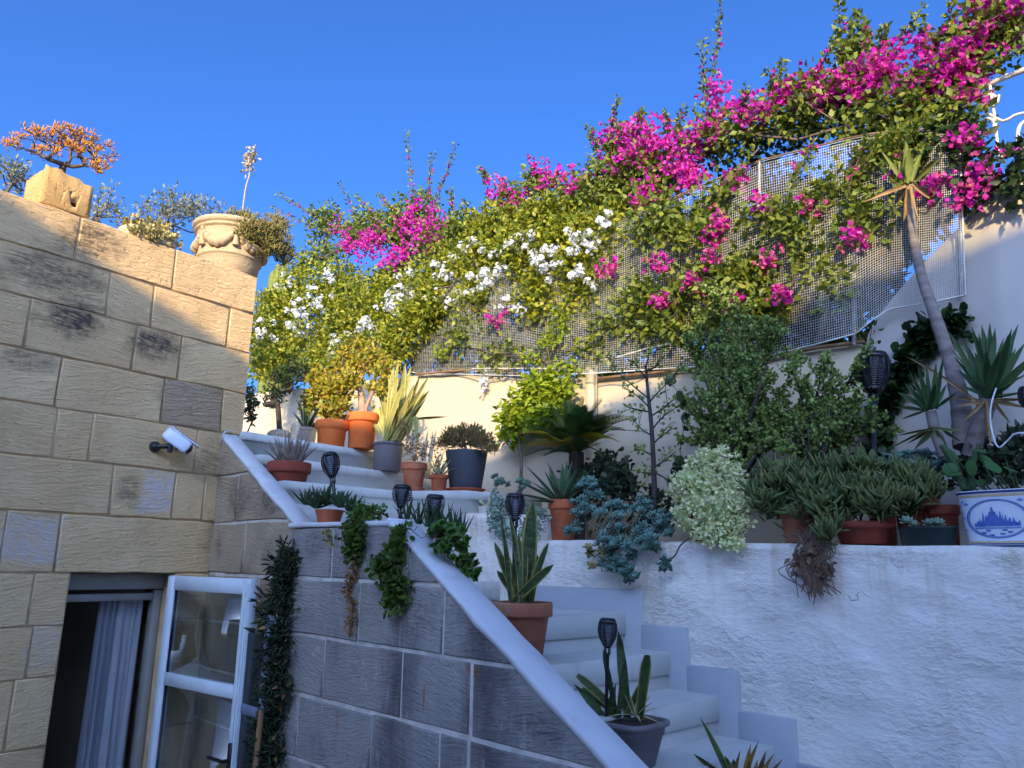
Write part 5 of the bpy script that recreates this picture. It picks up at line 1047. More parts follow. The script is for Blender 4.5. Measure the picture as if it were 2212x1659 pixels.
def put_rosette(par, me, p, nrm, s, nm='rosette'):
    z = norm(np.asarray(nrm, float)); x = norm(np.cross(z, rng.normal(size=3))); y = np.cross(z, x); p = np.asarray(p) - ORIG[par]
    inst(nm, me, par, Matrix(((x[0] * s, y[0] * s, z[0] * s, p[0]), (x[1] * s, y[1] * s, z[1] * s, p[1]), (x[2] * s, y[2] * s, z[2] * s, p[2]), (0, 0, 0, 1))))
def rosettes(par, me, blobs, n, r, nrm=(-.35, -.7, .6), nm='rosette', stem=True):
    pts = blob_pts(blobs, n)
    keep = []
    for p in pts:
        if all(np.linalg.norm(p - q) > r * .95 for q in keep): keep.append(p)
    for p in keep: put_rosette(par, me, p, np.asarray(nrm) + rng.normal(size=3) * .35, r * rng.uniform(.75, 1.15), nm)
    return np.array(keep)
k_ = rosettes(ae, RM_ae, [(955, 1150, 25, 20, .05, .05), (985, 1175, 30, 22, .06, .05), (1000, 1205, 26, 22, .10, .05), (1022, 1235, 18, 20, .12, .04), (950, 1180, 16, 14, .0, .03), (1010, 1225, 24, 26, .14, .05), (970, 1150, 34, 20, .1, .05)], 300, .027)
part('stems', grow(PV(990, 1210, .16), k_ - np.array([0, -.01, .01]), .005, .002)[0], M_dry, ae)
t = thing('spiky_aloe_clump', 'clump of thin dark aloe spikes around two torches behind the parapet', 'succulent', PV(930, 1150, .14))
for x, y in ((880, 1128), (905, 1132), (925, 1138), (950, 1142), (975, 1150), (995, 1160)): rosette_leaves(t, PV(x, y, .14), 8, .13, .013, [M_alo, M_alo], (.05, .6), PAG, .5, .03, .01)
part('stems', grow(PV(870, 1140, .02), blob_pts([(880, 1140, 40, 14, .0, .03), (930, 1160, 30, 12, -.03, .03)], 26), .003, .0015)[0], M_dry, t)
torch_at('black solar torch rising upright behind the flat parapet end', 870, 1047, 866, 1098, 43, .16, 1160)
torch_at('black solar torch with pale rim at the top of lower coping', 941, 1068, 936, 1124, 44, .18, 1180)
# climbing plant in the corner
cp_ = spline([PV(628, 1195, -.05), PV(615, 1250, -.07), PV(600, 1320, -.09), PV(590, 1400, -.10), PV(598, 1480, -.09), PV(578, 1560, -.10), PV(575, 1640, -.10), PV(570, 1720, -.10)], 14)
t = thing('corner_climber', 'dark narrow leaved climber hanging down the wall corner beside casement', 'climber', cp_[-1]); pts = np.repeat(cp_, 3, 0); pts = pts + (rng.normal(size=pts.shape) * [.045, .02, .02]) @ VERT
part('stems', [tube(cp_ + rng.normal(size=3) * .006, .004, 5) for _ in range(3)], M_dry, t); part('foliage', [leaves(pts, 8, .028, .052, FING, (-.2, -.3, .15))], M_dgl, t, kind='stuff'); part('dry_leaves', [leaves(pts[::3], 2, .03, .03, LEAF)], M_dryt, t, kind='stuff')
# snake plant on the stairs
def snake(name, label, x, yr, w, yb, v, mat, style, rbot, tips, mats, n0=None, **kw):
    b, rt, h = fit(x, yr, w, yb, v); u_ = float(np.dot(b - CORNER, DU)); zs = [z for (u, z), up_ in zip(low, [1.2] + [q[0] for q in low]) if up_ < u_ <= u]
    z = zs[0] + .001 if zs else b[2]; b, rt, h = fit(x, yr, w, yb, v, z); t = thing(name, label, 'potted plant', b); s_ = pot(t, b, rt, rt * rbot, h, mat, style); aim(t, x, yr, tips, v, 1, mats, **kw); return t, b, rt, h
snake('potted_snake_plant', 'yellow edged snake plant in chalky terracotta pot behind the lower coping', 1127, 1300, 134, 1415, .27, M_terp, 'rim', .66,
    [(1152, 1078, 38), (1082, 1118, 15), (1068, 1172, 18), (1078, 1200, 20), (1100, 1110, 14), (1186, 1172, 26), (1194, 1222, 20), (1120, 1150, 16), (1092, 1190, 22), (1137, 1190, 18), (1110, 1215, 22), (1162, 1195, 18), (1075, 1235, 18), (1128, 1235, 22), (1088, 1250, 18), (1148, 1240, 18), (1105, 1250, 18)], [M_sn, M_snm], rr=.035, bend=.06)
torch_at('black solar torch standing in the terracotta snake plant pot', 1113, 1066, 1112, 1126, 44, .46, 1290)
# square grey pot lower on the stairs
b, rt, h = fit(1360, 1552, 156, 1700, .40); u_ = float(np.dot(b - CORNER, DU)); zz = [z for (u, z), q in zip(low, [1.2] + [q[0] for q in low]) if q < u_ <= u][0] + .001; b, rt, h = fit(1360, 1552, 156, 1700, .40, zz)
t = thing('potted_snake_plant', 'cut back snake plant in square grey plastic pot on lower stairs', 'potted plant', b)
def sqring(r, z, m=4.5, n=40): 
    A = np.linspace(0, 2 * np.pi, n, endpoint=False); return [b + (DU * math.copysign(abs(math.cos(a)) ** (2 / m), math.cos(a)) + DV * math.copysign(abs(math.sin(a)) ** (2 / m), math.sin(a))) * r + ZV * z for a in A]
rs = rt / 1.12
part('pot', [loft([sqring(r * rs, z * h) for r, z in ((.60, 0), (.62, .01), (.84, .68), (.88, .69), (.90, .86), (.92, .87), (1.0, .875), (1.03, .90), (1.03, .96), (1.0, .99), (.95, 1.0), (.90, .98), (.88, .88))])], M_grp, t, smooth=False); part('soil', [loft([sqring(rs * .87, h * .9), sqring(rs * .5, h * .93)])], M_soil, t)
aim(t, 1345, 1552, [(1336, 1362, 24), (1302, 1402, 18), (1352, 1422, 14)], .38, 1, [M_sn, M_sn], PSN, .03, .15, .03)
aim(t, 1355, 1552, [(1398, 1415, 24), (1396, 1465, 16), (1250, 1462, 20), (1262, 1490, 14)], .38, 1, [M_sn, M_snm], PCUT, .08, .15, .03)
aim(t, 1300, 1550, [(1242, 1482, 20), (1240, 1506, 18), (1330, 1480, 18), (1285, 1500, 14)], .36, 1, [M_sn, M_sn], PAG, .15, .2, .02)
rosette_leaves(t, PV(1372, 1545, .40), 16, .11, .011, [M_agv, M_agvm], (.3, 1.5), PAG, .3, .35, .01, marg=.5)
torch_at('black solar torch standing in the square grey pot', 1313, 1336, 1312, 1400, 43, .36, 1560)
# withered plant at the foot of the stairs
t, b, rt, h = snake('potted_withered_plant', 'yellowing withered plant in terracotta pot lowest on the stairs', 1600, 1712, 190, 1790, .62, M_ter, 'rim', .7,
    [(1512, 1550, 20), (1500, 1630, 16), (1565, 1632, 14), (1585, 1640, 18)], [M_sn, M_snm], bend=.05)
aim(t, 1610, 1712, [(1600, 1618, 16), (1622, 1604, 16), (1640, 1598, 14), (1655, 1622, 14), (1672, 1628, 12), (1690, 1642, 12), (1618, 1640, 16), (1636, 1640, 20), (1660, 1650, 16), (1575, 1650, 14)], .62, 1, [M_bro, M_brod], PAG, .08, .4, .04)

# ------------------------------------------------------------------ plants along the ledge
t, b, rt, h, s_ = potted('potted_agave', 'green arching agave in tall terracotta pot on whitewashed ledge', 'potted plant', 1216, 1080, 64, 1166, 1.30, ZL + .012, M_ter, 'rim', .74)
rosette_leaves(t, s_, 26, .30, .042, [M_ag, M_agm], (.15, 1.45), PAG, .35, .12, .01)
# cycad
cc = PV(1245, 985, 1.48); t = thing('cycad', 'sago cycad with dark feathery fronds and a few yellow ones', 'cycad', (cc[0], cc[1], zled(1.6) + .003))
part('trunk', [tube([np.array([cc[0], cc[1], zled(1.6) + .003]), cc + ZV * .02], [.05, .045], 10)], M_barkd, t)
def frond(tip, mat, arch=.12, w=.062):
    d = tip - cc; P = cc + np.linspace(0, 1, 14)[:, None] * d + (np.linspace(0, 1, 14) * (1 - np.linspace(0, 1, 14)) * 4)[:, None] * ZV * arch * np.linalg.norm(d)
    f = np.linspace(.12, 1, 40); q = np.stack([np.interp(f, np.linspace(0, 1, 14), P[:, c]) for c in range(3)], 1); T = norm(np.gradient(q, axis=0)); sd = norm(np.cross(T, ZV)); upn = np.cross(sd, T)
    pos = np.vstack([q, q]); dr = np.vstack([sd + T * .75 + upn * .35, -sd + T * .75 + upn * .35]); s = np.tile(w * 2.0 * np.sqrt(np.clip(1.08 - f, .05, 1)) * np.clip(f * 4, .4, 1), 2)
    x = norm(np.cross(norm(dr), np.vstack([upn, upn]))); R = np.stack([x, norm(dr), np.cross(x, norm(dr))], 2)
    tv = np.array([[-.036, 0, 0], [.036, 0, 0], [.03, .7, .02], [0, 1, .0], [-.03, .7, .02]]); tf = np.array([[0, 1, 2], [0, 2, 4], [4, 2, 3]])
    part('frond', [scatter(tv, tf, pos, R, s), tube(P, np.linspace(.005, .002, 14), 5)], mat, t)
for x, y, v, m in ((1118, 938, 1.40, 1), (1140, 965, 1.30, 1), (1165, 905, 1.5, 0), (1195, 880, 1.55, 0), (1225, 868, 1.5, 0), (1262, 862, 1.5, 0), (1300, 866, 1.58, 0), (1340, 900, 1.5, 0), (1372, 905, 1.5, 1), (1338, 955, 1.3, 1), (1150, 925, 1.35, 0), (1185, 930, 1.25, 0), (1290, 925, 1.3, 0), (1320, 890, 1.62, 1), (1240, 900, 1.35, 0), (1175, 985, 1.25, 0), (1300, 985, 1.28, 0), (1210, 900, 1.66, 0), (1270, 890, 1.25, 0), (1135, 985, 1.4, 0), (1350, 930, 1.4, 0), (1205, 955, 1.2, 1), (1280, 960, 1.22, 0), (1255, 880, 1.4, 0), (1180, 905, 1.42, 0), (1310, 900, 1.4, 0), (1225, 940, 1.2, 0), (1325, 915, 1.35, 0), (1145, 945, 1.32, 0)):
    frond(PV(x, y, v), M_cycy if m else M_cyc)
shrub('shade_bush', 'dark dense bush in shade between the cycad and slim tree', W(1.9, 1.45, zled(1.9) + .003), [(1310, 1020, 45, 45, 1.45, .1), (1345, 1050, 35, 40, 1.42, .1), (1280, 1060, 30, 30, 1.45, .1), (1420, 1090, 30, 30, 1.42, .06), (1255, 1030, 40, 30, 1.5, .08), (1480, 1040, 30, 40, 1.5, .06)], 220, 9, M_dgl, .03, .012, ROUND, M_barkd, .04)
# slim bare tree
rt_ = PV(1414, 1130, 1.38); rt_[2] = zled(2.0) + .003
tt = thing('slim_succulent_tree', 'slim bare stemmed succulent tree with sparse leaves against garden wall', 'tree', rt_)
ax_ = [rt_, PV(1413, 1040, 1.38), PV(1408, 930, 1.38), PV(1400, 850, 1.4), PV(1395, 790, 1.42)]
part('trunk', [tube(spline(ax_, 5), np.linspace(.017, .007, 21), 8)], M_barkd, tt, smooth=True)
br = []; lp = []
for (x0, y0, x1, y1) in ((1400, 860, 1330, 800), (1402, 880, 1345, 835), (1398, 820, 1365, 775), (1396, 800, 1425, 768), (1402, 870, 1455, 815), (1405, 900, 1475, 845), (1404, 890, 1350, 878), (1408, 930, 1462, 880), (1408, 940, 1368, 905), (1410, 960, 1455, 925), (1410, 985, 1372, 970), (1412, 1010, 1460, 975), (1412, 1030, 1375, 1020), (1412, 1020, 1480, 1060), (1395, 790, 1400, 745), (1412, 1060, 1370, 1050), (1330, 800, 1318, 770), (1455, 815, 1475, 790), (1462, 880, 1490, 860)):
    a, b_ = PV(x0, y0, 1.40), PV(x1, y1, 1.40 + rng.uniform(-.15, .12)); m = (a + b_) / 2 + rng.normal(size=3) * .012; q = bez(a, m, b_, 7); br.append(tube(q, np.linspace(.005, .002, 7), 5)); lp.append(q[2:])
    for _ in range(2): e_ = q[4] + rng.normal(size=3) * .04 + ZV * .02; br.append(tube([q[rng.integers(2, 5)], e_], [.002, .0015], 4)); lp.append(e_[None])
part('branches', br, M_barkd, tt); part('foliage', [leaves(np.concatenate(lp), 4, .018, .020, ROUND, (0, 0, .3))], M_port, tt, kind='stuff')
vn = thing('heart_leaf_vine', 'thin vine with dark heart shaped leaves crossing beside the slim tree', 'vine', PV(1500, 950, 1.45))
q = spline([PV(1440, 820, 1.44), PV(1470, 850, 1.44), PV(1490, 870, 1.45), PV(1478, 920, 1.45), PV(1470, 980, 1.45), PV(1500, 1000, 1.45)], 5); part('stem', [tube(q, .002, 5)], M_dry, vn)
for p in np.vstack([q[::2], q[1::4] + rng.normal(size=q[1::4].shape) * .02]): part('leaf', [leaves(p[None], 1, .012, .055, ROUND, (0, -.2, -.6), wid=1.2)], M_ivy, vn)
# portulacaria bushes
def spiky(name, label, root, limbs, v, r0=.011, dens=.045):
    t = thing(name, label, 'shrub', root); wood = []; lp = []
    for pl in limbs:
        P = spline([root] + [PV(x, y, v + rng.uniform(-.1, .1)) for x, y in pl], 7); n = len(P); wood.append(tube(P, np.linspace(r0, .003, n), 6, caps=False))
        ln = float(np.linalg.norm(np.diff(P, axis=0), axis=1).sum()); T = norm(np.gradient(P, axis=0))
        for f in np.arange(.22, 1.0, dens / ln):
            i = int(f * (n - 1)); base = P[i]; d = norm(T[i] * .5 + rnd(1)[0] * .8 + ZV * .55); l = rng.uniform(.05, .15) * (1.15 - .4 * f); q = bez(base, base + d * l * .5 + rng.normal(size=3) * .008, base + d * l + ZV * l * .15, 5)
            wood.append(tube(q, np.linspace(.0032, .0015, 5), 4, caps=False)); m = max(3, int(l / .013)); lp.append(np.stack([np.interp(np.linspace(.25, 1, m), np.linspace(0, 1, 5), q[:, c]) for c in range(3)], 1))
            if rng.random() < .5:
                d2 = norm(d + rnd(1)[0] * .7 + ZV * .3); e = q[3] + d2 * l * .6; wood.append(tube([q[3], e], [.002, .0013], 4, caps=False)); lp.append(np.stack([np.interp(np.linspace(.3, 1, 4), [0, 1], [q[3][c], e[c]]) for c in range(3)], 1))
        lp.append(P[n * 2 // 3:])
    part('branches', wood, M_barkd, t, kind='stuff'); part('foliage', [leaves(np.concatenate(lp), 5, .010, .0175, ROUND, (0, 0, .35))], M_port, t, kind='stuff'); return t
rp1 = W(2.35, 1.42, zled(2.35) + .003)
pb1 = spiky('portulacaria_bush', 'tall portulacaria bush with airy upright branches and dense base on ledge', rp1, [[(1590, 930), (1585, 800), (1560, 690), (1548, 650)], [(1600, 920), (1610, 800), (1600, 720), (1610, 670)], [(1610, 930), (1640, 840), (1660, 770), (1670, 720)], [(1570, 940), (1540, 860), (1510, 790), (1490, 750)], [(1560, 960), (1520, 920), (1490, 880)], [(1620, 960), (1660, 910), (1690, 860)], [(1590, 900), (1570, 850), (1530, 740), (1510, 700)], [(1600, 960), (1630, 880), (1640, 800)], [(1580, 980), (1550, 930), (1540, 880)], [(1640, 980), (1680, 940), (1700, 900)], [(1560, 1000), (1520, 970), (1490, 950)], [(1610, 900), (1590, 820), (1575, 760)], [(1600, 1000), (1590, 960), (1570, 900)], [(1620, 1000), (1650, 960), (1640, 900)]], 1.42, .013, .028)
rp2 = W(2.85, 1.42, zled(2.85) + .003)
spiky('portulacaria_bush', 'open branched portulacaria bush beside the large torch', rp2, [[(1750, 980), (1735, 880), (1715, 800), (1700, 770)], [(1770, 970), (1760, 890), (1770, 830), (1790, 790)], [(1780, 960), (1800, 880), (1830, 830), (1850, 790)], [(1760, 980), (1730, 940), (1700, 900)], [(1790, 990), (1830, 950), (1860, 930), (1900, 925)], [(1780, 980), (1820, 900), (1860, 860)], [(1745, 1000), (1715, 970), (1690, 960)], [(1775, 1000), (1800, 960), (1830, 990)], [(1760, 960), (1745, 910), (1760, 870)], [(1770, 1000), (1790, 940), (1800, 900)]], 1.42, .009, .04)
# variegated mound
t, b, rt, h, s_ = potted('potted_variegated_bush', 'cream and pale green variegated bush spilling over its hidden pot', 'potted plant', 1540, 1110, 120, 1168, 1.24, ZL + .012, M_terd, 'rim', .72)
shrub(None, None, s_, [(1540, 1000, 50, 38, 1.26, .1), (1500, 1050, 60, 45, 1.2, .1), (1565, 1050, 55, 50, 1.2, .1), (1520, 1110, 70, 45, 1.12, .08), (1575, 1110, 45, 50, 1.1, .08), (1540, 1155, 50, 22, 1.06, .05), (1580, 1175, 22, 14, 1.05, .03)], 460, 9, M_varl, .0165, .008, ROUND, M_dry, .0125, (0, -.3, .1), parent=t, inner=900)
# blue rosettes tumbling over the ledge
eb = thing('blue_rosette_succulent', 'blue green rosette succulents tumbling over the whitewashed ledge', 'succulent', W(1.95, 1.12, ZL))
k1 = rosettes(eb, RM_ec, [(1330, 1105, 50, 26, 1.18, .06), (1390, 1110, 40, 34, 1.18, .06), (1345, 1140, 60, 26, 1.10, .06), (1335, 1180, 50, 30, 1.04, .04), (1335, 1220, 38, 28, 1.03, .03), (1360, 1245, 22, 16, 1.03, .03), (1440, 1130, 28, 30, 1.14, .05), (1400, 1170, 28, 22, 1.04, .03), (1258, 1100, 24, 30, 1.16, .05), (1240, 1145, 26, 16, 1.12, .04), (1275, 1060, 22, 24, 1.2, .05), (1310, 1125, 30, 30, 1.12, .05)], 420, .040)
k2 = rosettes(eb, RM_et, [(1270, 1180, 20, 18, 1.04, .03), (1280, 1210, 16, 14, 1.03, .02), (1300, 1190, 14, 14, 1.04, .02)], 16, .04)
part('stems', grow(W(2.0, 1.2, ZL + .02), np.vstack([k1, k2]) + np.array([0, .02, -.012]), .006, .0025)[0], M_dry, eb)
part('hanging_stems', [tube(bez(PV(1285 + i * 9, 1108 + rng.normal() * 4, 1.08), PV(1275 + i * 8, 1130, 1.04), PV(1268 + i * 8 + rng.normal() * 5, 1160, 1.05), 6), .0028, 4) for i in range(12)], M_dryt, eb, kind='stuff')
es = thing('hanging_rosette', 'single blue green rosette dangling on its stem below the variegated bush', 'succulent', PV(1440, 1215, 1.03)); put_rosette(es, RM_ec, PV(1438, 1216, 1.03), (-.3, -.7, -.2), .048); part('stem', [tube(spline([PV(1492, 1160, 1.1), PV(1470, 1178, 1.06), PV(1458, 1200, 1.045), PV(1440, 1214, 1.045)], 5), .004, 5)], M_dry, es, smooth=True)
trailing('silver_trailer', 'silvery small leaved trailing plant at the end of the ledge', 'trailing plant', W(1.36, 1.2, 2.46), [(1078, 1085, 20, 26, 1.16, .04), (1075, 1120, 22, 30, 1.08, .04), (1090, 1150, 22, 20, 1.05, .03), (1150, 1140, 26, 24, 1.08, .04), (1160, 1110, 20, 20, 1.12, .04)], 130, 10, M_bluep, .018, ROUND, .022)
e3 = thing('ledge_rosettes', 'small cluster of blue rosettes in low clay bowl by the slate planter', 'succulent', W(1.2, 1.5, 2.47)); pot(e3, PV(1098, 1062, 1.42) * [1, 1, 0] + ZV * 2.472, .07, .05, .07, M_terd, 'smooth'); rosettes(e3, RM_ec, [(1090, 1045, 26, 14, 1.42, .04), (1075, 1035, 12, 16, 1.42, .03), (1130, 1050, 20, 14, 1.42, .03)], 30, .034, (-.2, -.4, .9))
# finger succulents in terracotta
def fingers(name, label, x, yr, w, yb, v, mat, style, blobs, n, size=.072):
    t, b, rt, h, s_ = potted(name, label, 'potted plant', x, yr, w, yb, v, ZL + .012, mat, style, .72)
    pts = blob_pts(blobs, n); ch, P, d, ww = grow(s_, pts, .006, .0025); part('stems', ch, M_dry, t); part('foliage', [leaves(np.vstack([P[1:], pts + rng.normal(size=pts.shape) * .02]), 7, .016, size, FING, (0, -.1, 1.0), jit=.4, wid=.8)], M_sen, t, kind='stuff'); return t
fingers('potted_finger_succulent', 'finger leaved succulent in pale terracotta pot with square rim on ledge', 1722, 1102, 78, 1170, 1.22, M_terp, 'rim', [(1690, 1045, 45, 26, 1.28, .08), (1655, 1080, 30, 26, 1.2, .06), (1725, 1060, 40, 30, 1.22, .07), (1650, 1105, 24, 18, 1.14, .04), (1745, 1075, 26, 18, 1.16, .05)], 85)
fingers('potted_finger_succulent', 'widest finger succulent mass in dark red bowl hanging dry roots', 1862, 1128, 130, 1178, 1.22, M_terd, 'bowl', [(1810, 1040, 50, 26, 1.3, .08), (1880, 1035, 55, 26, 1.3, .08), (1850, 1075, 60, 26, 1.2, .07), (1790, 1100, 40, 26, 1.14, .05), (1900, 1095, 45, 26, 1.16, .05), (1790, 1155, 16, 20, 1.05, .03)], 140)
fingers('potted_finger_succulent', 'smaller finger succulent tuft beside the dark green trough', 1965, 1100, 60, 1165, 1.32, M_terd, 'smooth', [(1955, 1050, 34, 26, 1.32, .07), (1985, 1065, 24, 26, 1.3, .05), (1950, 1090, 30, 20, 1.24, .05)], 55)
dr_ = thing('dry_roots', 'tangle of dead brown roots and leaves hanging over whitewashed wall', 'dead plant', PV(1760, 1240, 1.04))
part('roots', [tube(spline([PV(1750 + rng.normal() * 22, 1150 + rng.normal() * 8, 1.08), PV(1755 + rng.normal() * 22, 1195, 1.045), PV(1757 + rng.normal() * 24, 1230, 1.04), PV(1762 + rng.normal() * 20, 1272 + rng.normal() * 14, 1.045)], 4), .0022, 4) for _ in range(80)], M_dry, dr_, kind='stuff'); part('dead_leaves', [leaves(blob_pts([(1745, 1200, 26, 34, 1.05, .03), (1775, 1215, 22, 34, 1.05, .03), (1722, 1205, 10, 26, 1.05, .02)], 34), 6, .022, .030, LEAF, (0, 0, -.9))], M_dry, dr_, kind='stuff')
# large torch in its pot
t, b, rt, h, s_ = potted('potted_rosette', 'blue rosettes in terracotta pot at the foot of large torch', 'potted plant', 1895, 1000, 64, 1070, 1.45, ZL + .012, M_ter, 'rim', .75); rosettes(t, RM_ec, [(1905, 992, 20, 8, 1.45, .04)], 8, .03, (0, -.3, 1))
torch_at('large black perforated torch on thick grey pole before the garden wall', 1886, 762, 1887, 850, 64, 1.50, 1010, True)
tw = thing('bare_twig', 'thin twig with few curled leaves growing above the large torch', 'twig', PV(1882, 765, 1.52)); part('stem', [tube(spline([PV(1882, 765, 1.52), PV(1880, 735, 1.54), PV(1884, 700, 1.56)], 4), .002, 4)], M_dry, tw); part('foliage', [leaves(np.array([PV(1890, 712, 1.55), PV(1878, 750, 1.53), PV(1898, 745, 1.53)]), 3, .02, .035, LEAF)], M_lboud, tw, kind='stuff')
# ivy on the white wall
iv = thing('ivy', 'dark glossy ivy climbing diagonally up the white wall behind yucca', 'ivy', PV(1900, 960, 1.70)); ip = spline([PV(x, y, 1.715) for x, y in ((1898, 965), (1900, 900), (1925, 845), (1950, 800), (1975, 755), (2000, 725), (2030, 705), (2088, 690))], 12)
part('stem', [tube(ip, .004, 5)], M_barkd, iv); pp = np.repeat(ip, 3, 0); pp = pp + (rng.normal(size=pp.shape) * [.03, .012, .03]) @ VERT; part('foliage', [leaves(pp, 4, .022, .042, ROUND, (-.4, -.5, -.4), wid=1.15)], M_ivy, iv, kind='stuff')
# yuccas
yu = thing('yucca_tree', 'tall yucca with bent ringed grey trunk and sparse yellowed crown', 'yucca', W(3.3, 1.45, ZL)); yv = [1.62, 1.62, 1.62, 1.62, 1.6, 1.58, 1.56, 1.52, 1.48]
yp = [PV(x, y, v) for (x, y), v in zip(((1962, 392), (1966, 450), (1976, 530), (1992, 600), (2014, 665), (2038, 735), (2060, 805), (2076, 880), (2086, 965)), yv)]; yw = np.array([17, 18, 20, 22, 24, 27, 31, 38, 46]) * .5 * sc(yp[4]); ys = spline(yp[::-1], 8); yr_ = np.interp(np.linspace(0, 1, len(ys)), np.linspace(0, 1, 9), yw[::-1]) * (1 + .035 * np.sin(np.arange(len(ys)) * 2.1))
M_ytr = plain('ringed_grey_trunk', S(136, 126, 120), S(104, 94, 88), 9, .9, .7, 40, stretch=(1, 1, 4))
part('trunk', [tube(ys, yr_, 12)], M_ytr, yu, smooth=True)
aim(yu, 1962, 396, [(1956, 302, 24), (1962, 318, 20), (1998, 312, 12), (2034, 338, 12), (1900, 322, 10), (1882, 345, 12), (1918, 350, 14), (1985, 330, 16), (1935, 330, 14)], 1.6, 1, [M_yuy, M_yuy], PAG, .06, .4, .012)
aim(yu, 1962, 400, [(1880, 432, 10), (1990, 482, 10), (2014, 430, 9), (1952, 470, 14), (1940, 440, 10)], 1.57, 1, [M_tan, M_tan], PAG, .2, .4, .012, nm='dead_leaf')
y2 = thing('yucca', 'broad green yucca rosette beside the big bent trunk', 'yucca', W(3.45, 1.4, ZL)); ctr = PV(2136, 862, 1.42)
part('trunk', [tube(spline([PV(2096, 985, 1.44), PV(2116, 920, 1.43), ctr], 5), [.034] * 11, 10)], M_ytr, y2, smooth=True)
aim(y2, 2136, 858, [(2050, 715, 20), (2085, 740, 18), (2098, 702, 24), (2120, 700, 26), (2138, 695, 28), (2150, 705, 24), (2168, 730, 22), (2185, 712, 24), (2200, 700, 22), (2215, 740, 22), (2222, 775, 20), (2232, 800, 20), (2060, 770, 18), (2105, 760, 24), (2160, 760, 26), (2130, 760, 28), (2180, 770, 24), (2200, 815, 20), (2225, 845, 18), (2070, 800, 18), (2148, 790, 26), (2118, 790, 24), (2190, 850, 20), (2075, 835, 18), (2045, 745, 12)], 1.40, .72, [M_yu, M_yum], PYU, .06, .3, .015, dv=.16)
aim(y2, 2136, 858, [(float(x + rng.normal() * 12), float(y + rng.normal() * 14), 15) for x, y in ((2070, 730), (2110, 705), (2130, 700), (2160, 712), (2192, 720), (2210, 760), (2095, 750), (2145, 740), (2175, 745), (2215, 800), (2080, 780), (2125, 735))], 1.40, 1, [M_yu, M_yum], PYU, .06, .3, .015, dv=.16)
aim(y2, 2136, 866, [(1958, 772, 7), (2072, 878, 8), (2084, 905, 9), (2212, 880, 10), (2140, 965, 9), (2132, 945, 10), (2180, 910, 8), (2060, 862, 8), (2232, 862, 9)], 1.38, 1, [M_tan, M_tan], PAG, .12, .4, .012, nm='dead_leaf')
y3 = thing('yucca', 'smaller yucca rosette in front of ivy with thin drooping leaves', 'yucca', W(3.2, 1.35, ZL)); part('trunk', [tube([PV(2040, 985, 1.38), PV(2020, 930, 1.37), PV(2010, 888, 1.36)], [.022, .022, .02], 8)], M_ytr, y3, smooth=True)
aim(y3, 2010, 884, [(1962, 795, 16), (1982, 790, 16), (2000, 775, 18), (2022, 782, 18), (2038, 770, 12), (1940, 848, 14), (1955, 828, 14), (1935, 880, 12), (1990, 830, 18), (2020, 830, 18), (2045, 830, 12), (1950, 905, 8), (1975, 850, 16), (2065, 850, 10)], 1.34, .8, [M_yu, M_yum], PYU, .07, .3, .012, dv=.1)
aim(y3, 2020, 925, [(1945, 940, 7), (1935, 962, 6), (1965, 955, 10), (2070, 950, 9), (2085, 935, 8), (1980, 965, 14), (2050, 975, 12)], 1.34, 1, [M_yu, M_tan], PYU, .15, .3, .012)
# blue rosettes and broad leaves in the right hand corner
t, b, rt, h, s_ = potted('potted_rosette', 'wide mound of grey blue rosettes behind the dark green trough', 'potted plant', 1985, 1020, 80, 1090, 1.5, ZL + .012, M_terd, 'rim', .75); rosettes(t, RM_ec, [(1965, 985, 30, 12, 1.5, .06), (2005, 985, 36, 16, 1.48, .06), (2030, 1010, 26, 18, 1.45, .05), (1985, 1005, 36, 14, 1.44, .05)], 70, .03, (-.1, -.4, .9))
t, b, rt, h, s_ = potted('terracotta_pot', 'empty looking brown terracotta pot wedged behind the dark green trough', 'pot', 2035, 1092, 66, 1160, 1.34, ZL + .012, M_terd, 'rim', .78)
tp_, ts = PV(2004, 1150, 1.18), 2.0; tg = thing('succulent_trough', 'dark green oval trough holding two pale rosettes on ledge', 'planter', np.array([tp_[0], tp_[1], zled(float(np.dot(tp_ - CORNER, DU))) + .003]))
hh_ = float(PV(2004, 1138, 1.18)[2] - ORIG[tg][2]); wd = 122 * sc(tp_) / 2
part('trough', [lathe([(.78, 0), (.82, .004), (.95, hh_ * .85), (1.0, hh_ * .9), (1.0, hh_), (.94, hh_), (.9, hh_ * .8)], 40, ORIG[tg], wd, wd * .55, (DU, DV))], M_dgreen, tg, smooth=False); part('soil', [lathe([(.9, hh_ * .82), (.5, hh_ * .86)], 24, ORIG[tg], wd, wd * .55, (DU, DV))], M_soil, tg)
for x, y, r in ((1958, 1128, .034), (1972, 1134, .026), (2008, 1133, .030), (2026, 1132, .032)): put_rosette(tg, RM_ep, PV(x, y, 1.17), (-.2, -.5, .8), r)
# blue and white painted planter
kp = NT('blue_white_glaze'); kp.done(kp.mix(kp.fac(kp.noise(5, 4), .4, .7), S(214, 222, 232), S(196, 208, 224)), .25, .5); M_delft = kp.m
M_cob = plain('cobalt_paint', S(48, 82, 160), S(74, 112, 186), 40, .3, spec=.5); M_cobl = plain('washed_blue_paint', S(84, 128, 190), S(120, 158, 208), 30, .3, spec=.5); M_navy = plain('navy_paint', S(38, 44, 96), S(50, 54, 110), 30, .3, spec=.5); M_buff = plain('buff_clay_line', S(206, 186, 140), S(186, 150, 108), 30, .5)
pl_, pr_ = PV(2060, 1100, 1.16), None; du0 = float(np.dot(pl_ - CORNER, DU)); half = .215; dcen = W(du0 + half, 1.235, zled(du0 + half) + .004); dh = float(PV(2085, 1062, 1.14)[2]) - float(dcen[2])
dp = thing('painted_planter', 'oval white planter painted blue with a domed city scene in an oval', 'planter', dcen)
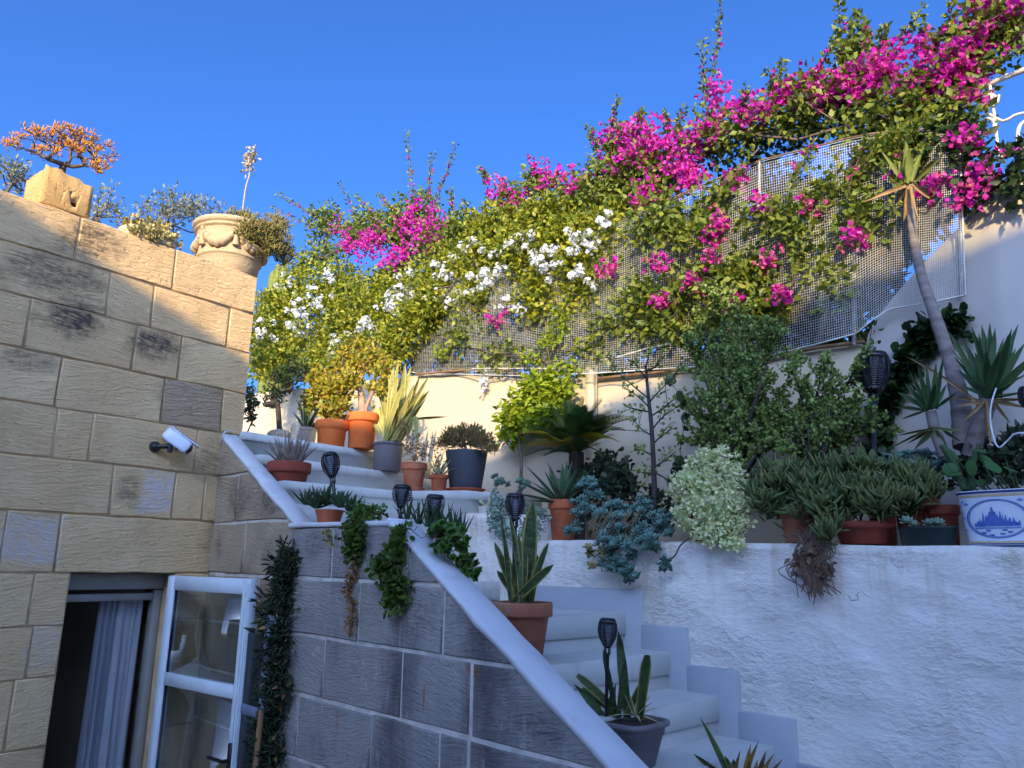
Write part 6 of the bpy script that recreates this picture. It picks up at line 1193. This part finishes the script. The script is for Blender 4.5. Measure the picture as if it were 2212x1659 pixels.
def dring(a, f, o=0.0):       # angle, height fraction
    r = np.interp(f, [0, .05, .09, .12, .88, .92, 1], [.86, .90, .90, .885, .97, .985, 1.0]); m = 3.2; c, s = math.cos(a), math.sin(a)
    return dcen + DU * (half * r + o) * math.copysign(abs(c) ** (2 / m), c) + DV * (.12 * r + o) * math.copysign(abs(s) ** (2 / m), s) + ZV * f * dh
A = np.linspace(0, 2 * np.pi, 72, endpoint=False)
rr_ = [[dring(a, f) for a in A] for f in (0, .05, .09, .12, .3, .5, .7, .88, .92, .97, 1)] + [[dcen + (dring(a, 1) - dcen - ZV * dh) * .92 + ZV * dh for a in A], [dcen + (dring(a, 1) - dcen - ZV * dh) * .9 + ZV * dh * .9 for a in A]]
part('planter_body', [loft(rr_)], M_delft, dp, smooth=True); part('soil', [loft([[dcen + (dring(a, 1) - dcen - ZV * dh) * .9 + ZV * dh * .91 for a in A[::3]], [dcen + (dring(a, 1) - dcen - ZV * dh) * .4 + ZV * dh * .93 for a in A[::3]]])], M_soil, dp)
for nm, f0, f1, m in (('foot_band', .015, .075, M_navy), ('foot_line', .085, .115, M_buff), ('rim_band', .945, .985, M_navy), ('rim_line', .885, .925, M_buff)): part(nm, [loft([[dring(a, f0, .0012) for a in A], [dring(a, f1, .0012) for a in A]], caps=False)], m, dp)
# painted scene on the long front face: x along the face in metres from its centre, y as height fraction
xc = -.075
def fp(x, y, o=.0014): # find angle with that u offset on the front (-DV) side
    r = np.interp(y, [.12, .88], [.885, .97]); c = np.clip(x / (half * r), -1, 1); m = 3.2; cc_ = math.copysign(abs(c) ** (m / 2), c); s = -math.sqrt(max(0, 1 - cc_ ** 2)); a = math.atan2(s, cc_); return dring(a, y, o)
def strip(pts_lo, pts_hi): 
    n = len(pts_lo); V = [fp(*p) for p in pts_lo] + [fp(*p) for p in pts_hi]; i = np.arange(n - 1); return (np.array(V), np.stack([i, i + 1, n + i + 1, n + i], 1))
ov = np.linspace(0, 2 * np.pi, 60)
for k_, wv in ((1.0, .045), (.93, .03)): part('painted_oval', [strip([(xc + .098 * k_ * math.cos(a), .50 + .34 * k_ * math.sin(a)) for a in ov], [(xc + .098 * (k_ - wv) * math.cos(a), .50 + .34 * (k_ - wv) * math.sin(a)) for a in ov])], M_cob, dp)
sky_x = np.linspace(-.072, .068, 57); hgt = []
for x in sky_x:
    f = x; y = .06 + .03 * math.sin(f * 400) + .02 * math.sin(f * 900)
    y += .16 * max(0, 1 - abs(f + .012) / .028); y = max(y, .30 if abs(f + .012) < .004 else 0, .22 if abs(f + .012) < .011 else 0)
    for px, ph in ((-.052, .15), (-.04, .22), (-.034, .16), (.012, .22), (.018, .18), (.026, .16), (.040, .12), (.05, .13)):
        if abs(f - px) < .0022: y = max(y, ph)
    hgt.append(y * max(.25, 1 - (abs(f) / .085) ** 4))
part('painted_city', [strip([(xc + x, .37) for x in sky_x], [(xc + x, .40 + y) for x, y in zip(sky_x, hgt)])], M_cob, dp)
part('painted_shore', [strip([(xc + x, .325) for x in sky_x], [(xc + x, .355) for x in sky_x])], M_cobl, dp)
for bx, by in ((-.045, .24), (-.02, .20), (.012, .22), (.035, .25), (.02, .285), (-.03, .28)): part('painted_boat', [strip([(xc + bx - .006, by), (xc + bx + .006, by)], [(xc + bx - .009, by + .03), (xc + bx + .009, by + .03)])], M_cob, dp)
r_ = np.random.default_rng(3); fo = []
for _ in range(150):
    x, y = r_.uniform(-.2, .2), r_.uniform(.14, .86)
    if ((x - xc) / .112) ** 2 + ((y - .5) / .40) ** 2 < 1 or (x < xc and y < .7 and x > -.18): continue
    s = r_.uniform(.005, .012); fo.append(strip([(x - s, y), (x, y - s * 2.5), (x + s, y)], [(x - s, y + .002), (x, y + s * 3), (x + s, y + .002)]))
part('painted_foliage', fo, M_cobl, dp, kind='stuff')
# broad leaved plant above the painted planter
bl = thing('broad_leaf_plant', 'round leaved green plant with thick stems growing in painted planter', 'potted plant', dcen + ZV * dh * .9)
st = []; ends = []
for x, y, v, s in ((2068, 985, 1.2, .05), (2110, 970, 1.2, .05), (2150, 1000, 1.14, .06), (2100, 1028, 1.12, .055), (2045, 1000, 1.15, .05), (2065, 1020, 1.12, .04), (2130, 985, 1.24, .05), (2170, 980, 1.25, .05), (2085, 1005, 1.2, .045), (2190, 1015, 1.2, .05), (2125, 1035, 1.16, .04)):
    p = PV(x, y, v); st.append(tube(bez(dcen + ZV * dh * .9 + (p - dcen) * [.5, .5, 0], p - ZV * .04, p, 6), .003, 5)); d_ = norm(np.array([[-.5, -.5, -.35]]) + rng.normal(size=(1, 3)) * .4); A_ = np.linspace(0, 2 * np.pi, 14, endpoint=False)
    tv = np.array([[0, .5, .06]] + [[.52 * math.cos(a) * (1 + .05 * math.cos(5 * a)), .5 + .5 * math.sin(a) * (1 + .05 * math.cos(5 * a)), 0] for a in A_]); tf = np.array([[0, 1 + i, 1 + (i + 1) % 14] for i in range(14)])
    part('leaf', [scatter(tv, tf, p[None], frames(d_, np.array([[-.2, -.7, .6]])), np.array([s]))], M_broad, bl)
part('stems', st + [tube([PV(2035, 962, 1.25), PV(2060, 1000, 1.25), PV(2085, 1060, 1.22)], [.012, .014, .014], 7), tube([PV(2115, 960, 1.3), PV(2098, 1010, 1.28), PV(2095, 1060, 1.25)], [.008, .012, .013], 7)], M_alo, bl, smooth=True)
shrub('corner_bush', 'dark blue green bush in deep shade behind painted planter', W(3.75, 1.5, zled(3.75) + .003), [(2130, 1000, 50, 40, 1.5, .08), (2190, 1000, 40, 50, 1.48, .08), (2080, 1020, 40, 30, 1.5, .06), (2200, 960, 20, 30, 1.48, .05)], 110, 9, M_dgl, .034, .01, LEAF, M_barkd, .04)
cable('white_cable', [PV(2152, 838, 1.28), PV(2142, 870, 1.27), PV(2139, 905, 1.27), PV(2146, 945, 1.26), PV(2158, 966, 1.26), PV(2176, 952, 1.26), PV(2196, 936, 1.25), PV(2240, 936, 1.25)], .003, 'loose white cable looping down in front of the yucca')
torch_at('short fat black torch between the broad yucca and painted planter', 2222, 836, 2222, 882, 40, 1.30, 1060, True)
# ------------------------------------------------------------------ plants on top of the house wall
def blob_L(bl, per):
    out = []; tot = sum(b[2] * b[3] for b in bl); ax = np.stack([D1, NL, ZV])
    for (x, y, rx, ry, t_, rv) in bl:
        c = PL(x, y, t_); k = sc(c); n = max(3, int(per * rx * ry / tot)); q = rnd(n) * (rng.random((n, 1)) ** .45); out.append(c + (q * [rx * k * 1.2, rv, ry * k]) @ ax)
    return np.concatenate(out)
ob_ = thing('orange_crassula', 'spreading bare branched succulent with orange tips in carved planter', 'succulent', L((sa + sb) / 2, -.12, ZT + hb - .03)); root = L(sa + .10, -.12, ZT + hb - .03)
pts = blob_L([(60, 318, 40, 18, -.12, .06), (100, 298, 40, 16, -.12, .08), (150, 290, 40, 16, -.12, .08), (190, 300, 35, 18, -.12, .08), (225, 330, 22, 22, -.1, .06), (165, 325, 45, 16, -.1, .07), (205, 362, 30, 18, -.04, .05), (110, 335, 30, 14, -.1, .06), (30, 318, 14, 10, -.12, .04), (185, 345, 30, 14, -.06, .05), (130, 305, 60, 18, -.12, .1)], 190)
ch, P, d, w = grow(root, pts, .022, .0032, 2.0); part('branches', ch, M_bark, ob_); tips = P[w <= 2]; part('foliage', [leaves(tips, 12, .014, .029, FING, (0, 0, .7))], M_oran, ob_, kind='stuff')
lm = thing('mound_succulent', 'pale beige green mounded succulent filling the low stone trough', 'succulent', L((la + lb) / 2, -.1, ZT + .05)); part('foliage', [leaves(blob_L([(330, 500, 52, 24, -.09, .10), (302, 490, 34, 18, -.09, .08), (345, 516, 44, 20, -.02, .05), (310, 505, 40, 16, .0, .03)], 260), 8, .018, .022, ROUND, (0, -.2, .5))], M_pales, lm, kind='stuff'); part('stems', grow(L((la + lb) / 2, -.1, ZT + .05), blob_L([(330, 505, 45, 18, -.09, .06)], 30), .004, .002)[0], M_dry, lm)
ubs = thing('urn_succulent', 'khaki bushy succulent overflowing the carved urn', 'succulent', ub + ZV * uh * .95); pts = blob_L([(560, 495, 40, 26, .02, .10), (590, 520, 36, 36, .0, .10), (612, 550, 20, 24, -.02, .07), (525, 470, 26, 10, -.12, .06), (572, 535, 24, 24, .05, .06), (600, 490, 24, 22, -.04, .09), (535, 500, 24, 22, .07, .04)], 400)
part('foliage', [leaves(pts, 9, .026, .034, FING, (.1, -.1, .9))], M_urnl, ubs, kind='stuff'); part('stems', grow(ub + ZV * uh * .95, pts[::5], .006, .002)[0], M_dry, ubs)
for lab, bl_, nn in (('grey olive bush rising behind the wall between trough and urn', [(385, 445, 55, 30, -1.0, .2), (350, 460, 40, 25, -1.0, .2), (430, 455, 40, 25, -1.0, .2), (450, 490, 25, 20, -1.0, .15)], 150), ('grey olive shoots behind the carved planter', [(225, 430, 22, 30, -1.0, .15), (245, 460, 22, 22, -1.0, .15), (205, 470, 22, 20, -1.0, .15)], 46), ('faint grey olive twigs at the picture side of carved planter', [(20, 370, 28, 32, -1.0, .15), (50, 395, 22, 18, -1.0, .15)], 50)):
    x, y = bl_[0][:2]; r0 = PL(x, y, -1.0); r0[2] = 3.70; t = thing('olive_bush', lab if 'picture' not in lab else 'sparse grey olive twigs behind the carved planter, farthest from the urn', 'bush', r0, 'olive bushes behind the house wall'); p = blob_L(bl_, nn); ch, P, d, w = grow(r0, p, .012, .002); part('branches', ch, M_bark, t); part('foliage', [leaves(P[1:], 7, .05, .034, LEAF, (0, 0, .5), wid=.7)], M_olive, t, kind='stuff')
sk_ = PL(524, 470, -.6); sk_[2] = 3.70; tp2 = PL(546, 330, -.6); tq = thing('dry_flower_stalk', 'tall dry flower stalk with seed heads standing behind the urn', 'flower stalk', sk_); pq = spline([sk_, PL(526, 440, -.6), PL(538, 380, -.6), tp2, PL(552, 312, -.6)], 5); part('stalk', [tube(pq, np.linspace(.007, .003, len(pq)), 6)], M_pst, tq, smooth=True); part('seed_heads', [leaves(PL(543, 345, -.6) + rng.normal(size=(34, 3)) * [.02, .02, .06], 4, .02, .026, ROUND)], M_pst, tq, kind='stuff')
ct = thing('column_cactus', 'clump of yellow green column cacti standing behind the urn', 'cactus', (lambda p: np.array([p[0], p[1], 2.901]))(PV(606, 640, 2.1)))
for i, (x, yt_, r) in enumerate(((590, 585, 9), (602, 570, 10), (614, 566, 9), (626, 592, 8), (640, 605, 7))):
    p = PV(x, yt_, 2.1 + .05 * (i % 2)); k = sc(p); Pn = 18; a = np.linspace(0, 2 * np.pi, Pn, endpoint=False); rg = []
    for f in (0, .3, .6, .9, .97, 1.0):
        z = 2.901 + (p[2] - 2.901) * f; rr = r * k * (1 if f < .95 else .8 if f < .99 else .3); rg.append([np.array([p[0] + (rr * (1 + .16 * (-1) ** j)) * math.cos(q_), p[1] + (rr * (1 + .16 * (-1) ** j)) * math.sin(q_), z]) for j, q_ in enumerate(a)])
    part('column', [loft(rg)], M_cact, ct)
